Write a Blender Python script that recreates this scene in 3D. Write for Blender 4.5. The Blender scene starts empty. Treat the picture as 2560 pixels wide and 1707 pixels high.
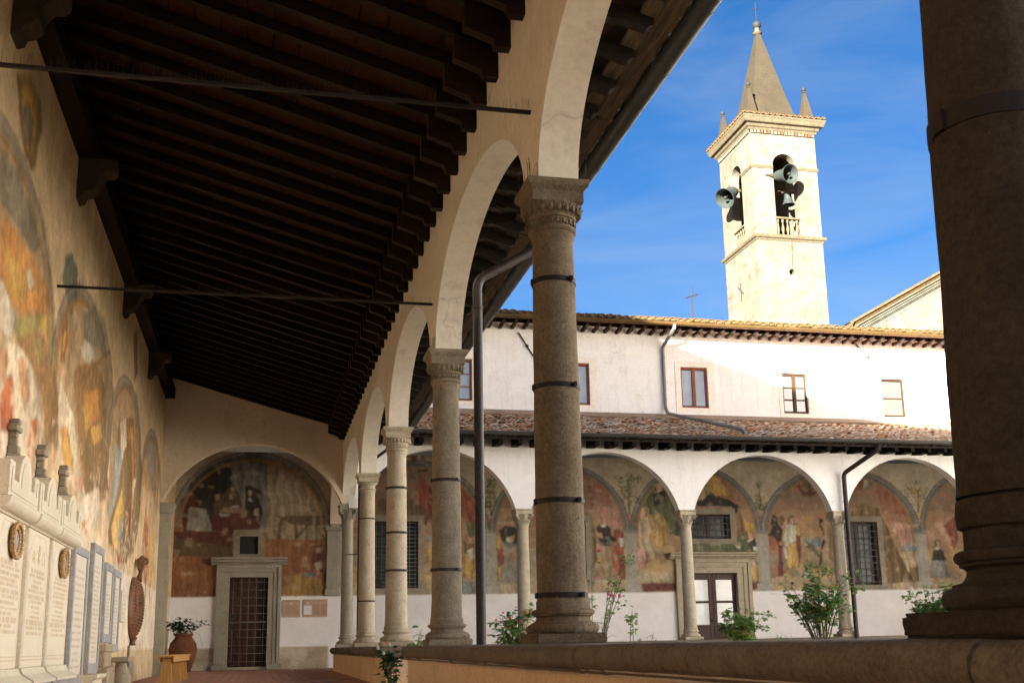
import bpy, bmesh, math, random, json
import numpy as np
from mathutils import Vector, Matrix
random.seed(7); rng = np.random.default_rng(7)
SC = bpy.context.scene
COL = SC.collection
# ------------------------------------------------------------------ camera
cam_d = bpy.data.cameras.new("camera"); cam = bpy.data.objects.new("camera", cam_d); COL.objects.link(cam)
SC.camera = cam
_r = Vector((0.972972, -0.230006, -0.020565)); _d = Vector((0.029423, 0.21181, -0.976868)); _f = Vector((0.229042, 0.94986, 0.212853))
M = Matrix((( _r.x, -_d.x, -_f.x, 0.0), (_r.y, -_d.y, -_f.y, 0.0), (_r.z, -_d.z, -_f.z, 0.51), (0, 0, 0, 1)))
cam.matrix_world = M
cam_d.sensor_width = 36; cam_d.lens = 39.4326
cam_d.shift_x = -0.015113; cam_d.shift_y = 0.055114
cam_d.clip_start = 0.05; cam_d.clip_end = 2000
# ------------------------------------------------------------------ light
SUNV = Vector((0.8, 1.0, -0.27)).normalized()
EL = math.asin(-SUNV.z); ROT = math.atan2(-SUNV.x, -SUNV.y)
W = bpy.data.worlds.new("World"); SC.world = W; W.use_nodes = True
wn = W.node_tree.nodes; wl = W.node_tree.links; wn.clear()
sky = wn.new("ShaderNodeTexSky"); sky.sky_type = 'NISHITA'; sky.sun_disc = False
sky.sun_elevation = EL; sky.sun_rotation = ROT; sky.air_density = 1.0; sky.dust_density = 1.2; sky.ozone_density = 3.0
bg = wn.new("ShaderNodeBackground"); bg.inputs[1].default_value = 0.05
wo = wn.new("ShaderNodeOutputWorld")
tc = wn.new("ShaderNodeTexCoord"); mp = wn.new("ShaderNodeMapping"); mp.inputs['Scale'].default_value = (1.6, 2.6, 7.0); mp.inputs['Rotation'].default_value = (0.5, 0.35, 0.4)
cn = wn.new("ShaderNodeTexNoise"); cn.inputs['Scale'].default_value = 1.6; cn.inputs['Detail'].default_value = 7; cn.inputs['Roughness'].default_value = 0.55; cn.inputs['Distortion'].default_value = 0.6
cr = wn.new("ShaderNodeMapRange"); cr.inputs[1].default_value = 0.44; cr.inputs[2].default_value = 0.80; cr.inputs[3].default_value = 0.0; cr.inputs[4].default_value = 0.30
hs = wn.new("ShaderNodeHueSaturation"); hs.inputs['Saturation'].default_value = 1.25; hs.inputs['Value'].default_value = 1.0
mx = wn.new("ShaderNodeMix"); mx.data_type = 'RGBA'; mx.inputs[7].default_value = (1.5, 1.6, 1.75, 1)
wl.new(tc.outputs['Generated'], mp.inputs[0]); wl.new(mp.outputs[0], cn.inputs[0]); wl.new(cn.outputs[0], cr.inputs[0])
tn = wn.new("ShaderNodeMix"); tn.data_type = 'RGBA'; tn.blend_type = 'MULTIPLY'; tn.inputs[0].default_value = 1.0; tn.inputs[7].default_value = (0.38, 0.36, 0.43, 1)
wl.new(sky.outputs[0], hs.inputs['Color']); wl.new(hs.outputs[0], tn.inputs[6]); wl.new(tn.outputs[2], mx.inputs[6]); wl.new(cr.outputs[0], mx.inputs[0]); wl.new(mx.outputs[2], bg.inputs[0]); wl.new(bg.outputs[0], wo.inputs[0])
sd = bpy.data.lights.new("sun", 'SUN'); sd.energy = 5.0; sd.angle = math.radians(0.55); sd.color = (1.0, 0.93, 0.81)
sun = bpy.data.objects.new("sun", sd); COL.objects.link(sun); sun.rotation_euler = SUNV.to_track_quat('-Z', 'Y').to_euler()
SC.view_settings.view_transform = 'Standard'; SC.view_settings.look = 'None'; SC.view_settings.gamma = 1.0
SC.view_settings.use_curve_mapping = False; SC.view_settings.exposure = 3.3
SC.render.engine = 'CYCLES'
SC.cycles.max_bounces = 10; SC.cycles.diffuse_bounces = 8

# ------------------------------------------------------------------ materials
def _nt(name):
    m = bpy.data.materials.new(name); m.use_nodes = True
    nt = m.node_tree; b = nt.nodes["Principled BSDF"]; return m, nt, b
def pos(nt, scale=(1, 1, 1), rnd=False):
    g = nt.nodes.new("ShaderNodeNewGeometry"); mp = nt.nodes.new("ShaderNodeMapping"); mp.inputs['Scale'].default_value = scale
    if rnd:
        oi = nt.nodes.new("ShaderNodeObjectInfo"); ml = nt.nodes.new("ShaderNodeMath"); ml.operation = 'MULTIPLY'; ml.inputs[1].default_value = 37.0
        cb = nt.nodes.new("ShaderNodeCombineXYZ"); nt.links.new(oi.outputs['Random'], ml.inputs[0]); nt.links.new(ml.outputs[0], cb.inputs[0])
        nt.links.new(cb.outputs[0], mp.inputs['Location'])
    nt.links.new(g.outputs['Position'], mp.inputs[0]); return mp.outputs[0]
def noise(nt, vec, scale, det=5, rough=0.6, dist=0.0):
    n = nt.nodes.new("ShaderNodeTexNoise"); n.inputs['Scale'].default_value = scale; n.inputs['Detail'].default_value = det
    n.inputs['Roughness'].default_value = rough; n.inputs['Distortion'].default_value = dist
    nt.links.new(vec, n.inputs['Vector']); return n.outputs[0]
def ramp(nt, fac, stops):
    r = nt.nodes.new("ShaderNodeValToRGB"); e = r.color_ramp.elements
    while len(e) < len(stops): e.new(0.5)
    for i, (p, c) in enumerate(stops):
        e[i].position = p; e[i].color = (c, c, c, 1) if isinstance(c, (int, float)) else (*c, 1)
    nt.links.new(fac, r.inputs[0]); return r.outputs[0]
def mix(nt, fac, a, b, mode='MIX'):
    m = nt.nodes.new("ShaderNodeMix"); m.data_type = 'RGBA'; m.blend_type = mode
    for s, v in ((0, fac), (6, a), (7, b)):
        if isinstance(v, (int, float)): m.inputs[s].default_value = v
        elif isinstance(v, tuple): m.inputs[s].default_value = (*v, 1)
        else: nt.links.new(v, m.inputs[s])
    return m.outputs[2]
def bump(nt, b, h, strength, dist=0.01):
    n = nt.nodes.new("ShaderNodeBump"); n.inputs['Strength'].default_value = strength; n.inputs['Distance'].default_value = dist
    nt.links.new(h, n.inputs['Height']); nt.links.new(n.outputs[0], b.inputs['Normal'])
def surf(name, c1, c2, c3=None, s1=2.0, s2=14.0, t3=0.6, rough=0.85, bs=40.0, bst=0.4, bd=0.006, streak=0.0, rnd=False, spots=0.0, spot_c=(0.05, 0.04, 0.03), fine_amt=0.35, cracks=0.0, zdark=0.0):
    """weathered mineral or timber surface: broad tone, patches, fine grain, optional vertical runs and pits"""
    m, nt, b = _nt(name)
    v = pos(nt, rnd=rnd)
    big = noise(nt, v, s1, 6, 0.62, 0.3)
    c = mix(nt, ramp(nt, big, [(0.35, 0.0), (0.65, 1.0)]), c1, c2)
    if c3: c = mix(nt, ramp(nt, noise(nt, v, s2, 6, 0.65), [(t3 - 0.08, 0.0), (t3 + 0.1, 0.8)]), c, c3)
    if streak:
        vs = pos(nt, (9, 9, 0.7)); c = mix(nt, ramp(nt, noise(nt, vs, 1.0, 5, 0.6), [(0.5, 0.0), (0.75, streak)]), c, tuple(x * 0.45 for x in c1))
    if cracks:
        w = nt.nodes.new("ShaderNodeVectorMath"); w.operation = 'ADD'; wn_ = nt.nodes.new("ShaderNodeTexNoise"); wn_.inputs['Scale'].default_value = 2.5; nt.links.new(v, wn_.inputs['Vector']); nt.links.new(v, w.inputs[0]); nt.links.new(wn_.outputs['Color'], w.inputs[1])
        vo = nt.nodes.new("ShaderNodeTexVoronoi"); vo.feature = 'DISTANCE_TO_EDGE'; vo.inputs['Scale'].default_value = 0.55; nt.links.new(w.outputs[0], vo.inputs['Vector'])
        ck = nt.nodes.new("ShaderNodeMath"); ck.operation = 'MULTIPLY'; nt.links.new(ramp(nt, vo.outputs[0], [(0.0, cracks), (0.006, 0.0)]), ck.inputs[0]); nt.links.new(ramp(nt, noise(nt, v, 1.1, 2), [(0.5, 0.0), (0.58, 1.0)]), ck.inputs[1])
        c = mix(nt, ck.outputs[0], c, tuple(x * 0.35 for x in c1))
        c = mix(nt, ramp(nt, noise(nt, v, 0.7, 5, 0.7, 0.8), [(0.56, 0.0), (0.60, 0.30)]), c, tuple(min(.9, x * 1.12) for x in c2))
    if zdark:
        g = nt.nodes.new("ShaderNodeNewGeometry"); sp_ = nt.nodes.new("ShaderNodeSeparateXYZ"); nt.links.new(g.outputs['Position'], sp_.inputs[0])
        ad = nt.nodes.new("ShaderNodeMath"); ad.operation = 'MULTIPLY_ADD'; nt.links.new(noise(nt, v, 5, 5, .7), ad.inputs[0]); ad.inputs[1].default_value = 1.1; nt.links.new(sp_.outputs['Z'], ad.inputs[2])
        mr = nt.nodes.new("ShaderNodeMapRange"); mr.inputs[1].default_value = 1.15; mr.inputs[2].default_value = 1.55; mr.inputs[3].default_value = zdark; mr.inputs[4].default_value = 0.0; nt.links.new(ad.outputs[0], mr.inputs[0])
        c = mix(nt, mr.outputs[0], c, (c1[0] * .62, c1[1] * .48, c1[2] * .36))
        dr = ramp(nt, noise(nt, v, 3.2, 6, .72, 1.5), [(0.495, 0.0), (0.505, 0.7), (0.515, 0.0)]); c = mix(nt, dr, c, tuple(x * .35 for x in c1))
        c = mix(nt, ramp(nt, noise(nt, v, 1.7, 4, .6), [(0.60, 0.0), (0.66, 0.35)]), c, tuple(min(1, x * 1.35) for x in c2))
    fine = noise(nt, v, bs, 6, 0.7)
    c = mix(nt, fine_amt, c, ramp(nt, fine, [(0.3, tuple(x * 0.55 for x in c1)), (0.7, tuple(min(1, x * 1.35) for x in c2))]))
    if spots:
        sp = ramp(nt, noise(nt, v, s2 * 2.3, 3, 0.5), [(0.27, 1.0), (0.33, 0.0)])
        sm = nt.nodes.new("ShaderNodeMath"); sm.operation = 'MULTIPLY'; sm.inputs[1].default_value = spots; nt.links.new(sp, sm.inputs[0])
        c = mix(nt, sm.outputs[0], c, spot_c)
    nt.links.new(c, b.inputs['Base Color']); b.inputs['Roughness'].default_value = rough; b.inputs['Specular IOR Level'].default_value = 0.25
    bump(nt, b, fine, bst, bd); return m
def woodm(name, c1, c2, axis=0, rough=0.7, rnd=True, gr=1.0, bst=0.3):
    m, nt, b = _nt(name); s = [18 * gr] * 3; s[axis] = 1.2 * gr
    v = pos(nt, tuple(s), rnd)
    n = noise(nt, v, 1.6, 6, 0.65, 1.2)
    c = ramp(nt, n, [(0.3, c1), (0.72, c2)])
    if rnd:
        oi = nt.nodes.new("ShaderNodeObjectInfo"); c = mix(nt, ramp(nt, oi.outputs['Random'], [(0.0, 0.35), (1.0, 0.0)]), c, tuple(x * 0.5 for x in c1))
    nt.links.new(c, b.inputs['Base Color']); b.inputs['Roughness'].default_value = rough; b.inputs['Specular IOR Level'].default_value = 0.25; bump(nt, b, n, bst, 0.004); return m
def flat(name, c, rough=0.5, metal=0.0, var=0.15, spec=0.4):
    m, nt, b = _nt(name); n = noise(nt, pos(nt), 25, 4); 
    nt.links.new(ramp(nt, n, [(0.3, tuple(x * (1 - var) for x in c)), (0.7, tuple(min(1, x * (1 + var)) for x in c))]), b.inputs['Base Color'])
    b.inputs['Roughness'].default_value = rough; b.inputs['Metallic'].default_value = metal; b.inputs['Specular IOR Level'].default_value = spec; return m

WHITE = surf("white_plaster", (0.80, 0.79, 0.77), (0.85, 0.84, 0.82), (0.74, 0.71, 0.66), s1=0.9, s2=3.0, t3=0.66, bs=22, bst=0.12, bd=0.006, streak=0.20, fine_amt=0.14, cracks=.45)
CREAM = surf("cream_plaster", (0.70, 0.64, 0.54), (0.79, 0.74, 0.64), (0.58, 0.51, 0.42), s1=0.8, s2=4.0, t3=0.62, bs=20, bst=0.15, bd=0.006, fine_amt=0.18, streak=.18, cracks=.45)
INNER = surf("inner_plaster", (0.60, 0.50, 0.375), (0.69, 0.59, 0.46), (0.52, 0.42, 0.30), s1=0.8, s2=4.0, t3=0.62, bs=24, bst=0.15, bd=0.006, streak=0.16, fine_amt=0.18, cracks=.45)
UPPER = surf("upper_plaster", (0.70, 0.685, 0.64), (0.78, 0.765, 0.72), (0.63, 0.585, 0.50), s1=0.6, s2=2.2, t3=0.62, bs=18, bst=0.2, bd=0.008, streak=0.26, fine_amt=0.18, cracks=.45)
TRIM = surf("window_surround_plaster", (0.70, 0.64, 0.54), (0.78, 0.72, 0.62), (0.62, 0.55, 0.45), s1=1.5, s2=6.0, bs=30, bst=0.3)
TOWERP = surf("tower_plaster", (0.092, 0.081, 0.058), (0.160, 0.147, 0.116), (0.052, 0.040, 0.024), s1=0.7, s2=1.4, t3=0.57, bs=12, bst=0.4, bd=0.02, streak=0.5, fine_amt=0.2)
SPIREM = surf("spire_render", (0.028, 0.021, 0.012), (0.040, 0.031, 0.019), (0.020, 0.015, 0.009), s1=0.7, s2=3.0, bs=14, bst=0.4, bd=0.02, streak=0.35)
STONE_D = surf("shade_dark_sandstone", (0.040, 0.029, 0.019), (0.072, 0.054, 0.036), (0.022, 0.016, 0.010), s1=2.2, s2=9, t3=0.52, bs=48, bst=0.9, bd=0.014, streak=0.5, spots=0.6, fine_amt=0.5, zdark=.6)  # sandstone copy with the foreground column's backlit shade put into its colour
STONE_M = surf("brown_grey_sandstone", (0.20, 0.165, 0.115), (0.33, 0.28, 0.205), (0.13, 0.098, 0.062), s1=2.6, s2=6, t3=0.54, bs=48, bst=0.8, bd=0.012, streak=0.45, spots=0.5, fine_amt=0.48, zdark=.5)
DARKIRON = surf("blackened_iron", (.012, .010, .010), (.022, .017, .016), (.05, .025, .012), s1=8, s2=20, t3=.64, rough=.6, bs=90, bst=.5, bd=.004)
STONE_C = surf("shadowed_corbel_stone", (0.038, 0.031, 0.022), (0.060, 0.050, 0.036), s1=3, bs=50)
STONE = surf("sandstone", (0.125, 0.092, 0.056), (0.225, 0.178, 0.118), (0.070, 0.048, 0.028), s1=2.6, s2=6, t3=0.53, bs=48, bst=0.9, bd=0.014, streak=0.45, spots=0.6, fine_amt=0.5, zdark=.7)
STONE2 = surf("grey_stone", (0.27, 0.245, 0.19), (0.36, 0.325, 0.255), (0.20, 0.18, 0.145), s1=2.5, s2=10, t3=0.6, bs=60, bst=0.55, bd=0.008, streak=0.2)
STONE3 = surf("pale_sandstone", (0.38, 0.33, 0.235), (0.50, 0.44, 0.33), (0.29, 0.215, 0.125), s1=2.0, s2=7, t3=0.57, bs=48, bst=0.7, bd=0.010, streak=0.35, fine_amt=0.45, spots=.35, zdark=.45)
CARVED = surf("carved_pale_stone", (0.50, 0.45, 0.36), (0.62, 0.57, 0.47), (0.36, 0.30, 0.22), s1=4, s2=25, t3=0.56, bs=80, bst=0.5)
COPING = surf("coping_stone", (0.105, 0.080, 0.055), (0.20, 0.160, 0.115), (0.070, 0.052, 0.035), s1=1.8, s2=6, t3=0.55, bs=50, bst=0.7, bd=0.010, spots=0.5, fine_amt=0.5)
PARAP = surf("parapet_render", (0.60, 0.42, 0.25), (0.70, 0.52, 0.34), (0.50, 0.34, 0.19), s1=1.2, s2=5, t3=0.6, bs=35, bst=0.45, bd=0.008, streak=0.22, spots=0.5)
CORN = surf("weathered_cornice_stone", (0.070, 0.056, 0.033), (0.115, 0.094, 0.058), (0.035, 0.027, 0.015), s1=3, s2=9, t3=0.55, bs=30, bst=0.6, bd=0.02)
MARBLE = surf("memorial_marble", (0.66, 0.60, 0.48), (0.76, 0.71, 0.59), (0.60, 0.50, 0.34), s1=2.0, s2=7, t3=0.64, rough=0.45, bs=40, bst=0.08)
BLUEM = surf("grey_blue_marble", (0.26, 0.27, 0.29), (0.40, 0.40, 0.41), (0.52, 0.50, 0.46), s1=5, s2=12, t3=0.6, rough=0.5, bs=40, bst=0.1)
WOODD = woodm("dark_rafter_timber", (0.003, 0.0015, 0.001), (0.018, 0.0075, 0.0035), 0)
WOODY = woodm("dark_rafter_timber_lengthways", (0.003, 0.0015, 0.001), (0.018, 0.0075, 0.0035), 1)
WEATH = woodm("weathered_eave_timber", (0.022, 0.014, 0.008), (0.13, 0.085, 0.045), 0, rough=0.85, bst=0.6)
WEATHY = woodm("weathered_eave_timber_lengthways", (0.022, 0.014, 0.008), (0.13, 0.085, 0.045), 1, rough=0.85, bst=0.6)
REDW = woodm("reddish_window_timber", (0.16, 0.035, 0.012), (0.34, 0.085, 0.026), 2, rough=0.45)
HONEY = woodm("honey_window_timber", (0.17, 0.075, 0.022), (0.30, 0.15, 0.05), 2, rough=0.45)
PINE = woodm("varnished_pine", (0.40, 0.20, 0.05), (0.66, 0.38, 0.12), 2, rough=0.35, gr=1.6, rnd=False)
DOORB = woodm("brown_painted_door", (0.055, 0.026, 0.020), (0.10, 0.052, 0.040), 2, rough=0.5)
DOORD = woodm("dark_plank_door", (0.040, 0.017, 0.009), (0.095, 0.042, 0.021), 2, rough=0.6)
IRON = surf("rusty_iron", (0.030, 0.022, 0.022), (0.055, 0.038, 0.034), (0.16, 0.07, 0.03), s1=8, s2=22, t3=0.63, rough=0.6, bs=90, bst=0.6, bd=0.004)
BARM = flat("grille_iron", (0.13, 0.125, 0.12), 0.6, 0.0)
COPPER = surf("aged_copper_gutter", (0.030, 0.030, 0.028), (0.050, 0.048, 0.044), (0.09, 0.09, 0.085), s1=2.5, s2=12, t3=0.63, rough=0.45, bs=30, bst=0.1)
PIPEM = flat("brown_painted_pipe", (0.032, 0.023, 0.022), 0.5, 0.0, 0.35, 0.3)
ZINC = flat("grey_zinc_pipe", (0.17, 0.165, 0.155), 0.5, 0.2)
BRONZE = surf("reddish_bronze", (0.10, 0.045, 0.025), (0.20, 0.095, 0.05), (0.30, 0.17, 0.09), s1=6, s2=20, t3=0.6, rough=0.4, bs=60, bst=0.5)
BELLM = surf("patinated_bell_bronze", (0.020, 0.028, 0.026), (0.036, 0.045, 0.042), (0.014, 0.017, 0.016), s1=4, s2=9, rough=0.5, bs=30, bst=0.15)
LEAD = flat("grey_lead_sheet", (0.020, 0.022, 0.026), 0.7, 0.0, 0.15, 0.2)
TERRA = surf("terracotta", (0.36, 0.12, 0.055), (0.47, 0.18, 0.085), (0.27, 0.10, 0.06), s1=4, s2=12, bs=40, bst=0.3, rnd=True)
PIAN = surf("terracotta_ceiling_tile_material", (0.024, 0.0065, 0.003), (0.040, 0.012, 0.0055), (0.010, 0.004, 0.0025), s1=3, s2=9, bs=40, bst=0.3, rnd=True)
MORTAR = surf("lime_mortar", (0.60, 0.57, 0.50), (0.72, 0.69, 0.62), (0.42, 0.38, 0.30), s1=8, s2=20, bs=40, bst=0.4)
BRICKM = surf("floor_brick_material", (0.33, 0.16, 0.105), (0.46, 0.26, 0.18), (0.40, 0.32, 0.25), s1=4, s2=10, bs=50, bst=0.3, rnd=True)
DARK = flat("dark_interior", (0.02, 0.02, 0.022), 0.8)
SOIL = surf("garden_soil", (0.10, 0.085, 0.05), (0.16, 0.13, 0.08), (0.07, 0.09, 0.03), s1=1, s2=4, bs=20, bst=0.6)
GMORT = surf('sunlit_eave_mortar', (0.075, 0.050, 0.020), (0.12, 0.085, 0.04), (0.05, 0.03, 0.012), s1=6, s2=20)  # mortar copy, colour darkened so sunlit tile ends do not burn white
RED = flat("bare_brick_orange", (0.10, 0.042, 0.017), 0.8)
SHON = woodm("sunlit_window_timber", (0.022, 0.009, 0.0025), (0.040, 0.019, 0.006), 2, rough=0.6)  # rightmost window timber, colour darkened to offset the direct sun on it
def tilem():
    m, nt, b = _nt("lichened_roof_tile"); v = pos(nt, rnd=True)
    oi = nt.nodes.new("ShaderNodeObjectInfo")
    cell = nt.nodes.new("ShaderNodeTexVoronoi"); cell.inputs['Scale'].default_value = 3.2; nt.links.new(pos(nt), cell.inputs[0])
    sx = nt.nodes.new("ShaderNodeSeparateColor"); nt.links.new(cell.outputs['Color'], sx.inputs[0])
    ad = nt.nodes.new("ShaderNodeMath"); ad.operation = 'ADD'; nt.links.new(oi.outputs['Random'], ad.inputs[0]); nt.links.new(sx.outputs[0], ad.inputs[1])
    fr = nt.nodes.new("ShaderNodeMath"); fr.operation = 'FRACT'; nt.links.new(ad.outputs[0], fr.inputs[0])
    base = ramp(nt, fr.outputs[0], [(0.0, (0.36, 0.16, 0.07)), (0.25, (0.24, 0.12, 0.06)), (0.5, (0.34, 0.25, 0.16)), (0.75, (0.44, 0.20, 0.08)), (1.0, (0.20, 0.12, 0.08))])
    li = ramp(nt, noise(nt, v, 4.5, 5, 0.6), [(0.50, 0.0), (0.57, 0.9)])
    c = mix(nt, li, base, (0.58, 0.52, 0.42))
    ye = ramp(nt, noise(nt, v, 5, 4, 0.6), [(0.62, 0.0), (0.68, 0.7)])
    c = mix(nt, ye, c, (0.50, 0.27, 0.05))
    dk = ramp(nt, noise(nt, v, 12, 4, 0.6), [(0.30, 0.6), (0.38, 0.0)])
    c = mix(nt, dk, c, (0.06, 0.05, 0.04))
    nt.links.new(c, b.inputs['Base Color']); b.inputs['Roughness'].default_value = 0.9
    bump(nt, b, noise(nt, v, 40, 5), 0.4, 0.01); return m
TILE = tilem()
def goldtile():
    m, nt, b = _nt("yellow_lichen_roof_tile"); v = pos(nt, rnd=True)
    c = mix(nt, ramp(nt, noise(nt, v, 7, 6, 0.7), [(0.40, 0.0), (0.6, 1.0)]), (0.085, 0.036, 0.004), (0.115, 0.075, 0.028))
    c = mix(nt, ramp(nt, noise(nt, v, 14, 4, 0.6), [(0.36, 0.7), (0.45, 0.0)]), c, (0.04, 0.02, 0.008))
    nt.links.new(c, b.inputs['Base Color']); b.inputs['Roughness'].default_value = 0.9; return m
GTILE = goldtile()
def paintm(name, rough=0.9, amt=0.5, bst=0.25):
    m, nt, b = _nt(name); a = nt.nodes.new("ShaderNodeAttribute"); a.attribute_name = "Col"
    v = pos(nt); n1 = noise(nt, v, 3.0, 8, 0.7, 0.4); n2 = noise(nt, v, 26, 6, 0.7)
    def am(k):
        q = nt.nodes.new("ShaderNodeMath"); q.operation = 'MULTIPLY'; q.inputs[1].default_value = k; nt.links.new(a.outputs['Alpha'], q.inputs[0]); return q.outputs[0]
    c = mix(nt, am(amt), a.outputs['Color'], ramp(nt, n1, [(0.3, 0.45), (0.7, 1.35)]), 'MULTIPLY')
    c = mix(nt, am(amt * 0.8), c, ramp(nt, n2, [(0.3, 0.55), (0.7, 1.3)]), 'MULTIPLY')
    nt.links.new(c, b.inputs['Base Color']); b.inputs['Roughness'].default_value = rough; b.inputs['Specular IOR Level'].default_value = 0.2
    bump(nt, b, n2, bst, 0.006); return m
FRESCO = paintm("fresco_paint"); PRINT = paintm("painted_print", 0.6, 0.08, 0.05)
def glassm(name, c, rough=0.06):
    m, nt, b = _nt(name); n = noise(nt, pos(nt), 2.0, 3)
    nt.links.new(ramp(nt, n, [(0.3, tuple(x * 0.85 for x in c)), (0.7, tuple(x * 1.15 for x in c))]), b.inputs['Base Color'])
    b.inputs['Roughness'].default_value = rough; b.inputs['Specular IOR Level'].default_value = 1.0; b.inputs['Coat Weight'].default_value = 0.6; b.inputs['Coat Roughness'].default_value = 0.03; return m
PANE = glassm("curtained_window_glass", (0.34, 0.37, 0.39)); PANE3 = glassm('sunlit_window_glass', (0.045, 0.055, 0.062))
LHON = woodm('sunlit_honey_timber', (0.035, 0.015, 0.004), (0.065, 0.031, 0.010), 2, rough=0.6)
PANE2 = flat("dark_window_glass", (0.035, 0.042, 0.046), 0.25, 0.0, 0.3, 0.3); CURT = glassm("glass_over_white_lace_curtain", (0.50, 0.51, 0.52), 0.3)
CURT2 = glassm("glass_over_cream_curtain", (0.05, 0.040, 0.028), 0.5)
def leafm(name, c1, c2, c3):
    m, nt, b = _nt(name); g = nt.nodes.new("ShaderNodeNewGeometry")
    c = ramp(nt, g.outputs['Random Per Island'], [(0.0, c1), (0.55, c2), (0.88, c2), (0.95, c3)])
    nt.links.new(c, b.inputs['Base Color']); b.inputs['Roughness'].default_value = 0.45
    t = nt.nodes.new("ShaderNodeBsdfTranslucent"); nt.links.new(c, t.inputs[0]); ms = nt.nodes.new("ShaderNodeMixShader"); ms.inputs[0].default_value = 0.35
    nt.links.new(b.outputs[0], ms.inputs[1]); nt.links.new(t.outputs[0], ms.inputs[2]); nt.links.new(ms.outputs[0], nt.nodes["Material Output"].inputs[0]); return m
LEAF = leafm("rose_leaf", (0.07, 0.17, 0.06), (0.16, 0.31, 0.085), (0.60, 0.44, 0.06)); LEAFD = leafm("dark_glossy_leaf", (0.015, 0.05, 0.02), (0.03, 0.09, 0.03), (0.06, 0.14, 0.03))
LEAFL = leafm("pale_green_leaf", (0.12, 0.24, 0.05), (0.24, 0.38, 0.09), (0.45, 0.42, 0.10))
STEM = flat("brown_green_stem", (0.13, 0.11, 0.05), 0.8)
PINKF = flat("pink_petals", (0.80, 0.20, 0.42), 0.6); WHITEF = flat("white_petals", (0.82, 0.80, 0.74), 0.6); ORANGEF = flat("orange_red_petals", (0.80, 0.12, 0.04), 0.6); PEACHF = flat("peach_petals", (0.85, 0.50, 0.32), 0.6)

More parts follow.
